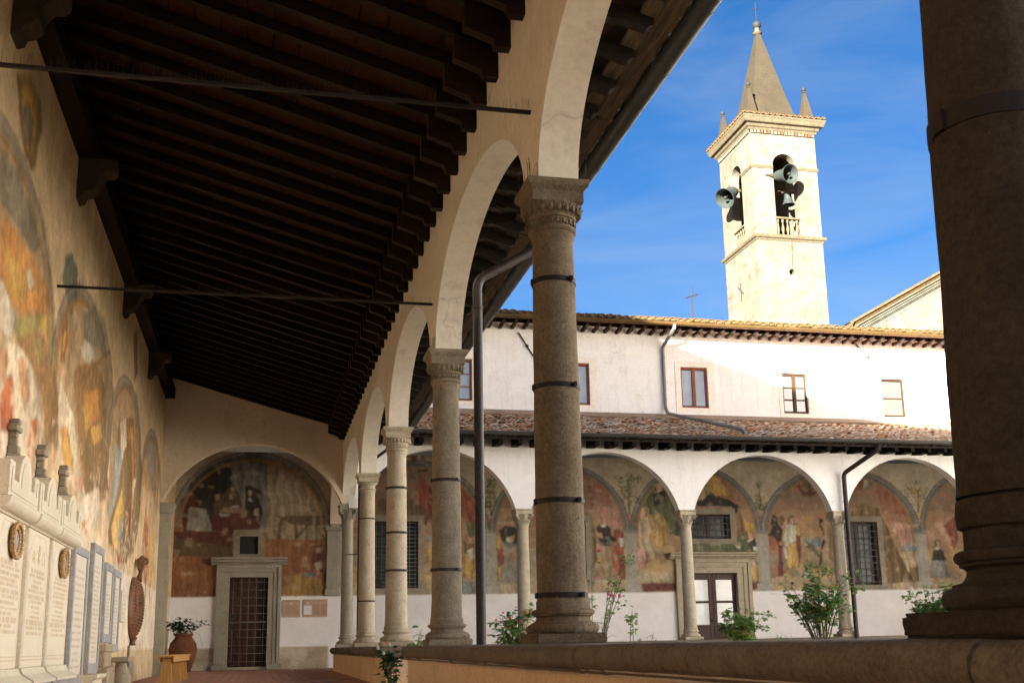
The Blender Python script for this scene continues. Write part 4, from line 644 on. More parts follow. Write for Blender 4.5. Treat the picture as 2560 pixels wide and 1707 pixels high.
# ------------------------------------------------------------------ columns
def base_profile(R, s=1.0, collar=False):
    """shaft with attic base; z from the top of the parapet (0.50); s scales the base height"""
    P = [(R + .058, .064), (R + .066, .070), (R + .072, .082), (R + .073, .095), (R + .069, .108), (R + .058, .118), (R + .046, .121), (R + .046, .130), (R + .034, .131), (R + .018, .139), (R + .010, .152), (R + .010, .164), (R + .020, .172), (R + .028, .173), (R + .028, .180), (R + .037, .184), (R + .041, .194), (R + .038, .206), (R + .026, .213), (R + .014, .214), (R + .013, .232)]
    P = [(r, z * s) for r, z in P]
    if collar: P += [(R + .012, .262), (R + .024, .268), (R + .028, .30), (R + .024, .335), (R + .004, .345)]
    else: P += [(R + .012, .262 * s), (R + .004, .275 * s)]
    return P
def make_column(x, y, label, cat, group, kind, R=.160, bands=(), mat=STONE, seed=0, worn=1.0, spikes=False, collar=False, zt=3.575, z0=.50, pw=.2265, taper=.020, bandm=None, flare=0.0):
    t = thing('stone_column', label, cat, (x, y, z0), group); g = random.Random(seed); o = Vector((x, y, z0)); H = zt - z0
    ph = [g.random() * 6.28 for _ in range(8)]
    def wob(r, z, a):
        e = .5 * math.sin(3 * a + ph[0] + z * 9) + .3 * math.sin(7 * a + ph[1] - z * 13) + .25 * math.sin(13 * a + ph[2] + z * 31) + .2 * math.sin(23 * a + ph[3] + z * 57)
        k = worn * (.0075 if z < .30 else .0018); return r + e * k
    pb = MB(); n = 6
    pb.box((-pw, -pw, 0), (pw, pw, .064)); bm = bmesh.new(); me = pb.mesh('plinth', mat); bm.from_mesh(me)
    bmesh.ops.bevel(bm, geom=list(bm.edges), offset=.010, segments=2, affect='EDGES'); bmesh.ops.subdivide_edges(bm, edges=list(bm.edges), cuts=4, use_grid_fill=True)
    for v in bm.verts:
        if v.co.z > .002: v.co += Vector((g.uniform(-1, 1), g.uniform(-1, 1), g.uniform(-1, .4))) * .0012 * worn
    bm.to_mesh(me); bm.free(); link('plinth', me, t, o)
    b = MB().lathe(base_profile(R, 1.0, collar), seg=56, rf=wob); add(b, 'base', mat, t, loc=o)
    zn = H - (.345 if kind != 'tuscan' else .30)      # top of shaft
    sh = [(R + .004 + flare, .2755 if not collar else .3455)]; z = sh[0][1] + .02
    for i in range(17):
        f = i / 16; zz = z + (zn - .05 - z) * f; sh.append((R + flare - (taper + flare) * f - .003 * math.sin(math.pi * f) * -1, zz))
    Rt = R - taper; sh += [(Rt + .004, zn - .04), (Rt + .010, zn - .03), (Rt + .010, zn)]
    add(MB().lathe(sh, seg=56, rf=wob), 'shaft', mat, t, loc=o)
    zb = H - .155                                      # underside of the abacus block
    if kind == 'fluted':
        pr = [(Rt + .012, zn + .0005), (Rt + .022, zn + .008), (Rt + .026, zn + .022), (Rt + .020, zn + .036), (Rt + .004, zn + .042)]
        z1 = zb - .085
        pr += [(Rt + .006, zn + .05), (Rt + .008, z1 - .02), (Rt + .012, z1 - .012), (Rt + .024, z1 - .008), (Rt + .026, z1 + .002), (Rt + .018, z1 + .008)]
        pr += [(Rt + .020, z1 + .015), (Rt + .040, z1 + .04), (Rt + .062, z1 + .07), (Rt + .066, zb)]
        def fl(r, z, a):
            if zn + .055 < z < z1 - .015 or (abs(z - (zn + .05)) < 1e-4): return r
            return r
        add(MB().lathe(pr, seg=64, rf=wob), 'capital_bell', mat, t, loc=o)
        fm = MB(); nf = 20
        for i in range(nf):
            a = 2 * math.pi * i / nf
            rr = Rt + .008; w = 2 * math.pi * rr / nf * .30
            c, s_ = math.cos(a), math.sin(a)
            vs = []
            for zz in (zn + .052, z1 - .021):
                for (tt, rad) in ((-w, rr - .004), (-w * .7, rr + .016), (w * .7, rr + .016), (w, rr - .004)): vs.append((c * rad - s_ * tt, s_ * rad + c * tt, zz))
            fm.add(vs, [(0, 1, 5, 4), (1, 2, 6, 5), (2, 3, 7, 6), (4, 5, 6, 7), (0, 3, 2, 1)])
            a2 = a + math.pi / nf; c, s_ = math.cos(a2), math.sin(a2); fm.ball((c * (rr + .001), s_ * (rr + .001), zn + .062), .010, 8, sc=(1, 1, 2.0))
        add(fm, 'fluting', mat, t, loc=o)
        em = MB()
        for i in range(22):
            a = 2 * math.pi * (i + .5) / 22; em.ball((math.cos(a) * (Rt + .049), math.sin(a) * (Rt + .049), z1 + .048), .0185, 8, sc=(1, 1, 1.8))
            a += math.pi / 22; em.tube([(math.cos(a) * (Rt + .026), math.sin(a) * (Rt + .026), z1 + .018), (math.cos(a) * (Rt + .074), math.sin(a) * (Rt + .074), z1 + .075)], .005, 5)
        add(em, 'egg_and_dart', mat, t, loc=o)
    elif kind == 'tuscan':
        pr = [(Rt + .011, zn + .0005), (Rt + .024, zn + .01), (Rt + .026, zn + .022), (Rt + .018, zn + .034), (Rt + .004, zn + .042), (Rt + .003, zb - .06), (Rt + .020, zb - .052), (Rt + .022, zb - .04), (Rt + .045, zb - .018), (Rt + .056, zb)]
        add(MB().lathe(pr, seg=56, rf=wob), 'capital_bell', mat, t, loc=o)
    else:  # volute capital
        pr = [(Rt + .011, zn + .0005), (Rt + .022, zn + .008), (Rt + .022, zn + .02), (Rt + .006, zn + .03), (Rt + .006, zn + .06), (Rt + .012, zn + .10), (Rt + .030, zn + .14), (Rt + .052, zb - .005), (Rt + .052, zb + .03)]
        add(MB().lathe(pr, seg=56, rf=wob), 'capital_bell', mat, t, loc=o)
        vm = MB()
        for q in range(4):
            a = math.pi / 4 + q * math.pi / 2; c, s_ = math.cos(a), math.sin(a); d = Rt + .128; zc = zb - .016
            ax = Vector((-s_, c, 0))
            sp = []
            for i in range(26):
                th = i / 25 * 3.2 * math.pi; rr = .058 * (1 - i / 32); sp.append(Vector((c * (d - .03 + rr * math.cos(th) * .9), s_ * (d - .03 + rr * math.cos(th) * .9), zc + rr * math.sin(th))))
            for off in (-.016, .016): vm.tube([p + ax * off for p in sp], .0125, 6)
            vm.tube([(c * (Rt + .0), s_ * (Rt + .0), zn + .08), (c * (Rt + .03), s_ * (Rt + .03), zn + .13), (c * (d - .02), s_ * (d - .02), zb + .028)], [.012, .02, .016], 6)
        add(vm, 'corner_volutes', mat, t, loc=o)
        lm = MB()
        for q in range(8):
            a = q * math.pi / 4; c, s_ = math.cos(a), math.sin(a)
            for (tt, hh, ww) in ((0, .085, .030), (.045, .06, .018), (-.045, .06, .018)):
                px, py = c * (Rt + .014) - s_ * tt, s_ * (Rt + .014) + c * tt
                lm.tube([(px, py, zn + .03), (px + c * .006, py + s_ * .006, zn + .03 + hh * .6), (px + c * .028, py + s_ * .028, zn + .03 + hh), (px + c * .034, py + s_ * .034, zn + .03 + hh * .86)], [ww * .5, ww * .62, ww * .45, .004], 6)
            if q % 2 == 0:
                for k in range(5): lm.tube([(c * (Rt + .03) - s_ * (k - 2) * .012, s_ * (Rt + .03) + c * (k - 2) * .012, zn + .11), (c * (Rt + .055) - s_ * (k - 2) * .012, s_ * (Rt + .055) + c * (k - 2) * .012, zb)], .0045, 5)
                lm.ball((c * (Rt + .075), s_ * (Rt + .075), zb + .012), .024, 8)
        add(lm, 'carved_leaves', mat, t, loc=o)
    A = .215
    am = MB()
    def slab(w, za, zb_): am.box((-w, -w, za), (w, w, zb_))
    if kind == 'volute': slab(A - .02, zb + .03, H - .035); slab(A, H - .034, H)
    else:
        prof = [(A - .035, zb), (A - .035, zb + .075), (A - .030, zb + .085), (A - .012, zb + .105), (A - .005, zb + .112), (A - .005, zb + .120), (A, zb + .122), (A, H)]
        vs = []; fs = []
        for w_, z_ in prof: vs += [(-w_, -w_, z_), (w_, -w_, z_), (w_, w_, z_), (-w_, w_, z_)]
        for i in range(len(prof) - 1):
            for k in range(4): fs.append((4 * i + k, 4 * i + (k + 1) % 4, 4 * i + 4 + (k + 1) % 4, 4 * i + 4 + k))
        fs += [(3, 2, 1, 0), tuple(4 * (len(prof) - 1) + k for k in range(4))]; am.add(vs, fs)
    add(am, 'abacus', mat, t, loc=o, bevel=.004)
    for zz in bands:
        rb = R + flare - (taper + flare) * max(0, (zz - z0 - .3) / 2.4) + .004; hb = .055 if flare else (.033 if R > .15 else .026)
        bb = MB().lathe([(rb - .003, 0), (rb + .005, .001), (rb + .006, hb / 2), (rb + .005, hb), (rb - .003, hb + .001)], seg=48)
        bb.box((-rb - .014, -.03, -.001), (-rb + .002, .008, hb + .001)); bb.box((rb * .5, -rb - .012, .002), (rb * .5 + .02, -rb * .8, hb - .002))
        add(bb, 'iron_band', bandm or IRON, t, loc=(x, y, zz - hb / 2))
    if spikes:
        sm = MB()
        for i in range(22):
            side = i % 2; u = g.uniform(-A, A)
            px, py = ((u, -A + .02 + g.random() * .03) if side else (-A + .01 + g.random() * .03, u)); hh = g.uniform(.09, .17)
            sm.tube([(px, py, H), (px + g.uniform(-.02, .02), py - g.uniform(0, .01), H + hh)], .0016, 4)
        tag(add(sm, 'bird_spikes', IRON, t, loc=o, fix=False), kind='stuff')
    return t
GN = 'columns of the near gallery arcade'; GF = 'columns across the courtyard'
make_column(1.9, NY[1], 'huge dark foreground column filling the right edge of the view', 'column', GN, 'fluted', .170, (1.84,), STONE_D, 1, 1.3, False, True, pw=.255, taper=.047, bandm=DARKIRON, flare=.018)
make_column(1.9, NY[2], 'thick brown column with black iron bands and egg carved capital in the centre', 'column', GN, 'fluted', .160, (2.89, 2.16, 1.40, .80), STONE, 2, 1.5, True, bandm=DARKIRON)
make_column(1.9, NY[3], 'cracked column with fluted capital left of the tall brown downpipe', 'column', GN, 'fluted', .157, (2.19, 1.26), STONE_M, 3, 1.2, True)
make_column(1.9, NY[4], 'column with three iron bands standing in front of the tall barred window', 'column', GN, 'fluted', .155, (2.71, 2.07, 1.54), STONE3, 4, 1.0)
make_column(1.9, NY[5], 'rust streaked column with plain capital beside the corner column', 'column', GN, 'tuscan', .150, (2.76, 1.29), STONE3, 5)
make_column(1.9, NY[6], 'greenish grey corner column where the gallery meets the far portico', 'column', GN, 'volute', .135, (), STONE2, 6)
nm = ['pale far column with scroll capital seen just left of the big central column', 'ochre stained far column with scroll capital beside the brown glazed door', 'far column with scroll capital directly behind the brown downpipe and rose bush', 'far column whose capital just shows beside the dark foreground column']
for k, x in enumerate(FXC[1:5]): make_column(x, YF, nm[k], 'column', GF, 'volute', .150, (), CARVED if False else STONE3, 20 + k, .6, zt=3.49)
make_column(FXC[5], YF, 'corner column of the courtyard hidden beyond the foreground column', 'column', GF, 'volute', .150, (), STONE3, 30, .6, zt=3.49)
rst = MB().tube([(1.83, 25.0, 2.47), (2.16, 24.72, 2.47)], .010, 6); tag(add(rst, 'iron_stay', IRON), 'thin iron stay joining the corner column to the dark corner pipe', 'iron stay')

# ------------------------------------------------------------------ parapets
def parapet(label, xa, xb, axis, c, wall_m, stones, faces=(0.20, 0.27), ct=.13):
    """low wall with bullnosed coping; runs from xa to xb along the axis at centre line c"""
    mid = (xa + xb) / 2; t = thing('parapet', label, 'low wall', (c, mid, 0) if axis == 1 else (mid, c, 0), 'low walls carrying the columns')
    hw, hc = faces
    b = MB().box((c - hw, xa + .03, -.02), (c + hw, xb - .03, .50 - ct)) if axis == 1 else MB().box((xa + .03, c - hw, -.02), (xb - .03, c + hw, .50 - ct))
    add(b, 'wall', wall_m, t)
    prof = [(-hc + .05, .50 - ct - .012)] + [(-hc + .065 - .065 * math.sin(a), .50 - .065 + .065 * -math.cos(a)) for a in [i * math.pi / 10 for i in range(1, 10)]] + [(-hc + .08, .4985), (0, .50)]
    prof = prof + [(-p, z) for p, z in reversed(prof[:-1])]
    core = [(c + p * .955, z - .011) for p, z in prof]; add(MB().prism(core, 1 if axis == 1 else 0, xa + .01, xb - .01), 'mortar_bed', MORTAR, t)
    e = xa
    for s_ in stones:
        jx = random.uniform(-.004, .012); f = min(e + s_, xb); dz = random.uniform(-.005, .001); pr = [(c + p * (1 + jx) + random.uniform(-.0008, .0008), z + dz) for p, z in prof]
        mb = MB(); pts = pr
        n = len(pts); N = 7; vs = []
        for i in range(N):
            u = e + .004 + (f - e - .008) * i / (N - 1); k = .006 if i in (0, N - 1) else 0
            for (p, z) in pts:
                q = c + (p - c) * (1 - k * 2); w_ = random.uniform(-.001, .001); vs.append((q + w_, u, z - k * .4 + w_) if axis == 1 else (u, q + w_, z - k * .4 + w_))
        fs = [(i * n + k, i * n + (k + 1) % n, (i + 1) * n + (k + 1) % n, (i + 1) * n + k) for i in range(N - 1) for k in range(n)] + [tuple(range(n)), tuple(range(N * n - 1, (N - 1) * n - 1, -1))]
        mb.add(vs, fs, 0, True); add(mb, 'coping_stone', COPING, t)
        e = f
        if e >= xb - 1e-6: break
    return t
parapet('long rendered parapet with rounded stone coping under the near columns', -2.3, 12.75, 1, 1.9, PARAP, [3.0, 1.6, 1.75, 1.15, .42, 1.2, 1.35, 1.5, 1.7, 1.6], (.26, .34))
parapet('short rendered parapet beyond the planted gap at the gallery corner', 14.85, 25.3, 1, 1.9, PARAP, [1.2, 1.5, 1.4, 1.6, 1.3, 1.6, 1.5, 1.6], (.26, .34))
parapet('low white parapet under the columns across the courtyard', 2.3, 21.5, 0, YF, WHITE, [1.5] * 14, (.2, .27))

# ------------------------------------------------------------------ lean-to roof of the gallery
WOODB = woodm('brown_bracket_timber', (0.005, 0.003, 0.002), (0.032, 0.015, 0.007), 0)
gr = thing('gallery_roof', 'dark timber lean-to roof over the gallery with exposed rafters', 'roof', (0, 12, 5.2))
ZR = .115
rx0, rx1 = LW, 2.74
rm = MB().prism([(rx0, under(rx0)), (rx1 - .05, under(rx1 - .05)), (rx1 - .04, under(rx1) + .03), (rx1, under(rx1) + .045), (rx1, under(rx1) + ZR), (rx0, under(rx0) + ZR)], 1, -.045, .045)
rme = rm.mesh('rafter', WOODD); rms = []
for k in range(6):
    q = rme.copy(); gg = random.Random(k)
    bmr = bmesh.new(); bmr.from_mesh(q); bmesh.ops.subdivide_edges(bmr, edges=[e for e in bmr.edges if e.calc_length() > 3], cuts=10)
    a1, a2, p1 = gg.uniform(-.022, .022), gg.uniform(-.012, .012), gg.random() * 6
    for v_ in bmr.verts: v_.co.y += a1 * math.sin(v_.co.x * .8 + p1) + a2 * math.sin(v_.co.x * 2.1); v_.co.z += .010 * math.sin(v_.co.x * 1.1 + p1) + gg.uniform(-.002, .002)
    bmr.to_mesh(q); bmr.free(); rms.append(q)
RY = [7.17 + .468 * i for i in range(-21, 47)]; RY = [y for y in RY if y < 28.9]
for y in RY: adopt(bpy.data.objects.new('rafter', random.choice(rms)), gr).location = (0, y + random.uniform(-.012, .012), random.uniform(-.006, .004))
zb = 4.94
bp = [(1.40, under(1.40) - .006), (1.40, 5.075), (1.62, 5.0), (1.64, zb), (2.10, zb), (2.18, 4.96), (2.24, 5.0), (2.34, 4.985), (2.42, 5.0), (2.46, under(2.46) - .002)]
bm_ = MB().prism(bp, 1, -.047, .047).mesh('bracket', WOODB)
for y in RY:
    if y < 25: adopt(bpy.data.objects.new('bracket', bm_), gr).location = (0, y + random.uniform(-.01, .01), random.uniform(-.008, .004))
for o in list(bpy.data.objects):
    if o.name.split('.')[0] in ('rafter', 'bracket') and not o.users_collection: COL.objects.link(o)
# ceiling tiles
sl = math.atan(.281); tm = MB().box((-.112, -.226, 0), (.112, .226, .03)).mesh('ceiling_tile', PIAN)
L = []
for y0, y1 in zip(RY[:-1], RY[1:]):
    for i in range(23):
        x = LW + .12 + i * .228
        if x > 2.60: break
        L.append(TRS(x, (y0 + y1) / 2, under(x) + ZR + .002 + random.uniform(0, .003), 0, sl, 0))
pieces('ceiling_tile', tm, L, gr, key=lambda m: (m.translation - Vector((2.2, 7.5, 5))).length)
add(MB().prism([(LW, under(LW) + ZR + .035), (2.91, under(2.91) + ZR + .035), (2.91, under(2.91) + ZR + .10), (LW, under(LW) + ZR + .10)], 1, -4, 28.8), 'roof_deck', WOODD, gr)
add(MB().box((LW + .001, -4, 5.83), (LW + .20, 24.85, 6.04)), 'wall_beam', WOODY, gr)
add(MB().box((LW + .001, 25.15, 5.83), (LW + .20, 29.0, 6.04)), 'wall_beam', WOODY, gr)
for y0, y1 in [(a, a + 2.9) for a in np.arange(-3, 24, 2.93)]:
    add(MB().prism([(2.64, under(2.64) + ZR + .001), (2.76, under(2.76) + ZR + .001), (2.76, under(2.76) + ZR + .032), (2.64, under(2.64) + ZR + .032)], 1, y0, min(24, y1)), 'eave_board', WEATHY, gr)
    add(MB().prism([(2.765, under(2.765) + ZR - .004), (2.90, under(2.90) + ZR - .004), (2.90, under(2.90) + ZR + .032), (2.765, under(2.765) + ZR + .032)], 1, y0 + .02, min(23.95, y1)), 'eave_board', WEATHY, gr)
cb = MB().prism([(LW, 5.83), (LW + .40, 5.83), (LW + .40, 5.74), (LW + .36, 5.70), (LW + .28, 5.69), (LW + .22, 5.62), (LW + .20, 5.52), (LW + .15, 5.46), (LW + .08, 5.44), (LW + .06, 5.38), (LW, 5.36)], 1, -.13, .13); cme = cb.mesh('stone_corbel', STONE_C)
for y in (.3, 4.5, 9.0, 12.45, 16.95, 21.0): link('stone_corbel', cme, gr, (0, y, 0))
# eave tile ends above the near gutter
tl = MB()
def half_tile(r0=.098, r1=.078, L=.40, th=.016, seg=6, cap=False, mb=None):
    mb = mb or MB(); vs = []
    for (y, r) in ((0, r0), (L, r1)):
        for rr in (r, r - th):
            for k in range(seg + 1):
                a = math.pi * k / seg; vs.append((rr * math.cos(a), y, rr * math.sin(a)))
    n = seg + 1; fs = []
    for k in range(seg):
        fs += [(k, k + 1, 2 * n + k + 1, 2 * n + k), (n + k + 1, n + k, 3 * n + k, 3 * n + k + 1), (k + 1, k, n + k, n + k + 1)]
    mb.add(vs, fs, 0, False)
    if cap:
        o = [(.0, .035, -.01)] + [((r0 - th - .001) * math.cos(math.pi * k / seg), .03, (r0 - th - .001) * math.sin(math.pi * k / seg)) for k in range(seg + 1)]
        mb.add(o, [(0, k + 1, k + 2) for k in range(seg)], 1)
    return mb
T_ROW = half_tile().mesh('roof_tile', [TILE, MORTAR]); T_END = half_tile(cap=True).mesh('roof_tile', [TILE, MORTAR]); G_ROW = half_tile(.10, .085).mesh('roof_tile', [GTILE, GMORT]); G_END = half_tile(.10, .085, cap=True).mesh('roof_tile', [GTILE, GMORT])
L = [TRS(3.08, y + random.uniform(-.01, .01), under(3.0) + ZR + .11, 0, 0, math.pi / 2) @ Matrix.Rotation(.27, 4, 'X') for y in np.arange(3, 23.6, .215)]
pieces('roof_tile', T_END, L, gr)
def gutter(name_parent, pts, r=.078, mat=COPPER, strapstep=.95, wall=.004):
    """open half-round gutter with rolled front lip and joint straps between two points"""
    a, b = Vector(pts[0]), Vector(pts[1]); d = (b - a).normalized(); side = Vector((0, 0, 1)).cross(d); n = 12; vs = []
    for p in (a, b):
        for rr in (r, r - wall):
            for k in range(n + 1):
                t = math.pi + math.pi * k / n; vs.append(p + side * math.cos(t) * rr + Vector((0, 0, 1)) * math.sin(t) * rr)
    m = n + 1; fs = []
    for k in range(n): fs += [(k, k + 1, 2 * m + k + 1, 2 * m + k), (m + k + 1, m + k, 3 * m + k, 3 * m + k + 1)]
    fs += [tuple(list(range(m)) + list(range(2 * m - 1, m - 1, -1))), tuple(list(range(2 * m, 3 * m)) + list(range(4 * m - 1, 3 * m - 1, -1)))]
    g_ = MB().add(vs, fs, 0, True); g_.tube([a + side * r, b + side * r], .011, 8); g_.tube([a - side * r, b - side * r], .006, 6)
    o = add(g_, 'gutter', mat, name_parent); L_ = (b - a).length; st = MB()
    k = strapstep * .5
    while k < L_:
        p = a + d * k; vs = []
        for q in (-.012, .012):
            for j in range(n + 1): t = math.pi + math.pi * j / n; vs.append(p + d * q + side * math.cos(t) * (r + .005) + Vector((0, 0, 1)) * math.sin(t) * (r + .005))
        st.add(vs, [(j, j + 1, m + j + 1, m + j) for j in range(n)], 0, True); k += strapstep
    add(st, 'gutter_straps', mat, name_parent); return o
gutter(gr, ((3.09, -3, 5.09), (3.09, 23.80, 5.09)), r=.088)
# ------------------------------------------------------------------ far portico roof
fr_ = thing('portico_roof', 'lichened barrel tile roof of the portico across the courtyard', 'roof', (12, 25, 5.2))
def underf(y): return 6.26 - 0.281 * (YD - y)
fm = MB().prism([(YD, underf(YD)), (24.16, underf(24.16)), (24.16, underf(24.16) + ZR), (YD, underf(YD) + ZR)], 0, -.045, .045); fme = fm.mesh('rafter', WOODY)
bf = MB().prism([(25.5, underf(25.5) - .002), (25.4, 4.98), (24.6, 4.87), (24.42, 4.87), (24.38, 4.95), (24.30, 4.95), (24.26, 5.0), (24.2, underf(24.2) - .004)], 0, -.065, .065).mesh('bracket', WOODY)
FXs = [8.78 + .448 * i for i in range(-14, 30)]
for x in FXs:
    link('rafter', fme, fr_, (x, 0, random.uniform(-.006, .004))); link('bracket', bf, fr_, (x + random.uniform(-.012, .012), random.uniform(-.02, .02), random.uniform(-.012, .006)))
add(MB().prism([(YD, underf(YD) + ZR + .002), (23.95, underf(23.95) + ZR + .002), (23.95, underf(23.95) + ZR + .07), (YD, underf(YD) + ZR + .07)], 0, 1.9, 24), 'roof_deck', WOODD, fr_)
add(MB().box((2.1, YD - .12, 6.02), (22, YD - .002, 6.22)), 'wall_beam', WOODD, fr_)
sl2 = math.atan(.281); L = []; E = []
for i in range(84):
    x = 2.7 + i * .218
    for j in range(17):
        y = 23.86 + j * .315; 
        if x - 3.1 + (23.9 - y) * -0 < -(y - 23.9) * 1.0: continue
        jit = .022; z = underf(y) + ZR + .10 + (.012 if j == 0 else 0)
        m = TRS(x + random.uniform(-jit, jit), y + random.uniform(-.025, .025), z + random.uniform(-.012, .020), sl2 - .045 + random.uniform(-.03, .03), random.uniform(-.16, .16), random.uniform(-.10, .10))
        (E if j == 0 else L).append(m)
pieces('roof_tile', T_END, E, fr_); pieces('roof_tile', T_ROW, L, fr_, key=lambda m: m.translation.y, limit=210)
PAN = MB(); vs = []
for i in range(7):
    a = math.pi + math.pi * i / 6; vs += [(.075 * math.cos(a), 0, .05 * math.sin(a)), (.075 * math.cos(a), .34, .05 * math.sin(a))]
PAN.add(vs, [(2 * i, 2 * i + 2, 2 * i + 3, 2 * i + 1) for i in range(6)]); pme = PAN.mesh('pan_tile', TILE)
L = [TRS(2.7 + (i + .5) * .218, 23.9 + j * .315, underf(23.9 + j * .315) + ZR + .095, sl2) for i in range(84) for j in range(17)]
pieces('pan_tile', pme, L, fr_, limit=0)
gutter(fr_, ((22, 23.86, 5.075), (3.06, 23.86, 5.075)), r=.078)
# ------------------------------------------------------------------ eave of the upper storey
def uz(y): return 9.17 + (y - (YD - .72)) * .27
L = []; E = []
for i in range(92):
    x = 4.2 + i * .228
    for j in range(3):
        m = TRS(x + random.uniform(-.02, .02), YD - .80 + j * .32, uz(YD - .80 + j * .32) + .03 + random.uniform(-.01, .02), .26, random.uniform(-.1, .1), random.uniform(-.06, .06)); (E if j == 0 else L).append(m)
pieces('roof_tile', G_END, E, up); pieces('roof_tile', G_ROW, L, up)
ub = MB().prism([(.02, .05), (-.60, .05), (-.60, .01), (-.40, .0), (-.34, -.04), (.02, -.045)], 0, -.04, .04).mesh('bracket', woodm('sunlit_eave_timber', (.016, .006, .002), (.040, .015, .005), 1))
for i in range(58): link('bracket', ub, up, (3.6 + i * .335 + random.uniform(-.01, .01), YD - .001, 9.0 + random.uniform(-.006, .006)))
gutter(up, ((24, YD - .78, 9.135), (3.5, YD - .78, 9.135)), r=.082, mat=surf("ochre_copper_gutter", (.060, .034, .009), (.085, .048, .013), (.035, .028, .016), s1=1.2, s2=5, rough=.6, bs=30, bst=.1), strapstep=.62)
# ------------------------------------------------------------------ downpipes
def pipe(label, pts, r, mat, clips=(), name='downpipe'):
    P = [Vector(p) for p in pts]; Q = [P[0]]
    for i in range(1, len(P) - 1):
        a = (P[i - 1] - P[i]).normalized(); b = (P[i + 1] - P[i]).normalized(); k = min(.10, (P[i] - P[i - 1]).length * .4, (P[i + 1] - P[i]).length * .4)
        for t_ in (0, .25, .5, .75, 1): Q.append((P[i] + a * k) * (1 - t_) ** 2 + P[i] * 2 * t_ * (1 - t_) + (P[i] + b * k) * t_ ** 2)
    Q.append(P[-1]); t = thing('downpipe', label, 'downpipe', P[-1]); add(MB().tube(Q, r, 14), 'pipe', mat, t)
    for (p, dz) in clips: add(MB().lathe([(r + .001, -.014), (r + .008, -.012), (r + .008, .012), (r + .001, .014)], p, 18), 'pipe_clip', mat, t)
    return t
pipe('tall brown downpipe standing between the two nearest full columns', [(3.06, 11.5, 5.02), (3.06, 11.5, 4.88), (2.22, 11.42, 4.36), (2.22, 11.42, -.02)], .052, PIPEM, [((2.22, 11.42, 4.05), 0), ((2.22, 11.42, 2.0), 0)])
pipe('brown downpipe running down beside the far barred window on the right', [(14.40, 23.86, 5.0), (14.40, 23.95, 4.86), (13.90, 24.74, 4.40), (13.90, 24.74, -.02)], .055, PIPEM, [((13.90, 24.74, 3.72), 0), ((13.90, 24.74, 1.9), 0)])
pipe('thin dark pipe in the courtyard corner behind the rust streaked column', [(3.1, 23.85, 5.0), (2.12, 24.6, 4.3), (2.12, 24.72, 4.1), (2.12, 24.72, -.02)], .034, PIPEM)
pipe('bent downpipe from the upper eave lying across the lower roof tiles', [(11.08, YD - .80, 9.10), (11.08, YD - .78, 8.98), (10.98, YD - .06, 8.62), (10.98, YD - .06, 6.85), (10.98, YD - .22, 6.66), (10.98, 24.15, 5.33), (10.98, 23.88, 5.16)], .048, ZINC, [((10.98, YD - .06, 8.30), 0), ((10.98, YD - .06, 7.1), 0)])
# ------------------------------------------------------------------ tie rods with bird spikes
for y, z, lb in ((NY[2] - .02, 4.13, 'nearest black iron tie rod with bird spikes crossing under the dark roof'), (NY[3], 4.12, 'second black iron tie rod crossing under the roof further down the gallery')):
    t = thing('tie_rod', lb, 'tie rod', (0, y, z), 'iron tie rods across the gallery')
    add(MB().box((LW - .02, y - .013, z - .012), (XI + .02, y + .013, z + .012)), 'rod', DARKIRON, t)
    s_ = MB(); g = random.Random(int(y * 10))
    for i in range(120):
        x = LW + (XI - LW) * (i + g.random()) / 120; s_.tube([(x, y + g.uniform(-.01, .01), z), (x + g.uniform(-.015, .015), y + g.uniform(-.03, .03), z + g.uniform(.06, .11))], .0011, 3, caps=False)
    tag(add(s_, 'bird_spikes', IRON, t, fix=False), kind='stuff')
# ------------------------------------------------------------------ wall anchors and roof cross
for k, (a, b, c, d) in enumerate(((6.79, 8.87, 7.27, 8.10), (17.08, 8.97, 17.78, 8.2))):
    t = thing('wall_anchor', ('slanting rusty iron wall anchor left of the big central column' if k == 0 else 'slanting rusty iron wall anchor above the rightmost upper window'), 'wall anchor', (a, YD, b), 'iron wall anchors')
    add(MB().tube([(a, YD - .03, b), (c, YD - .03, d)], .020, 6), 'bar', IRON, t); add(MB().ball(((a + c) / 2, YD - .05, (b + d) / 2), .045, 10), 'boss', IRON, t)
t = thing('roof_cross', 'thin pale metal cross standing on the upper roof ridge left of the tower', 'cross', (13.55, 33.0, 10.4))
add(MB().tube([(13.55, 33.0, 10.3), (13.58, 33.0, 11.80)], .022, 6), 'upright', DARKIRON, t); add(MB().tube([(13.36, 33.0, 11.42), (13.78, 33.0, 11.56)], .020, 6), 'crossbar', DARKIRON, t)
# ------------------------------------------------------------------ bell tower
tw = thing('bell_tower', 'cream plastered bell tower with brown pyramid spire and cross at the top', 'bell tower', (23.5, 46.8, 0))
x0, x1, y0, y1 = 21.84, 25.17, 45.0, 48.6; XC, YC = 23.5, 46.8
m = MB(); hc, hz, hr = 23.51, 16.9, .15
m.add([(x0, y0, -.02), (x1, y0, -.02), (x1, y0, hz - .4), (x0, y0, hz - .4)], [(0, 1, 2, 3)]); m.add([(x0, y0, hz + .4), (x1, y0, hz + .4), (x1, y0, 18.4), (x0, y0, 18.4)], [(0, 1, 2, 3)])
m.add([(x0, y0, hz - .4), (hc - .4, y0, hz - .4), (hc - .4, y0, hz + .4), (x0, y0, hz + .4)], [(0, 1, 2, 3)]); m.add([(hc + .4, y0, hz - .4), (x1, y0, hz - .4), (x1, y0, hz + .4), (hc + .4, y0, hz + .4)], [(0, 1, 2, 3)])
vs = []; N = 24
for i in range(N):
    a = 2 * math.pi * i / N; c, s_ = math.cos(a), math.sin(a); k = .4 / max(abs(c), abs(s_)); vs += [(hc + c * k, y0, hz + s_ * k), (hc + c * hr, y0, hz + s_ * hr), (hc + c * hr, y0 + .4, hz + s_ * hr)]
fs = []
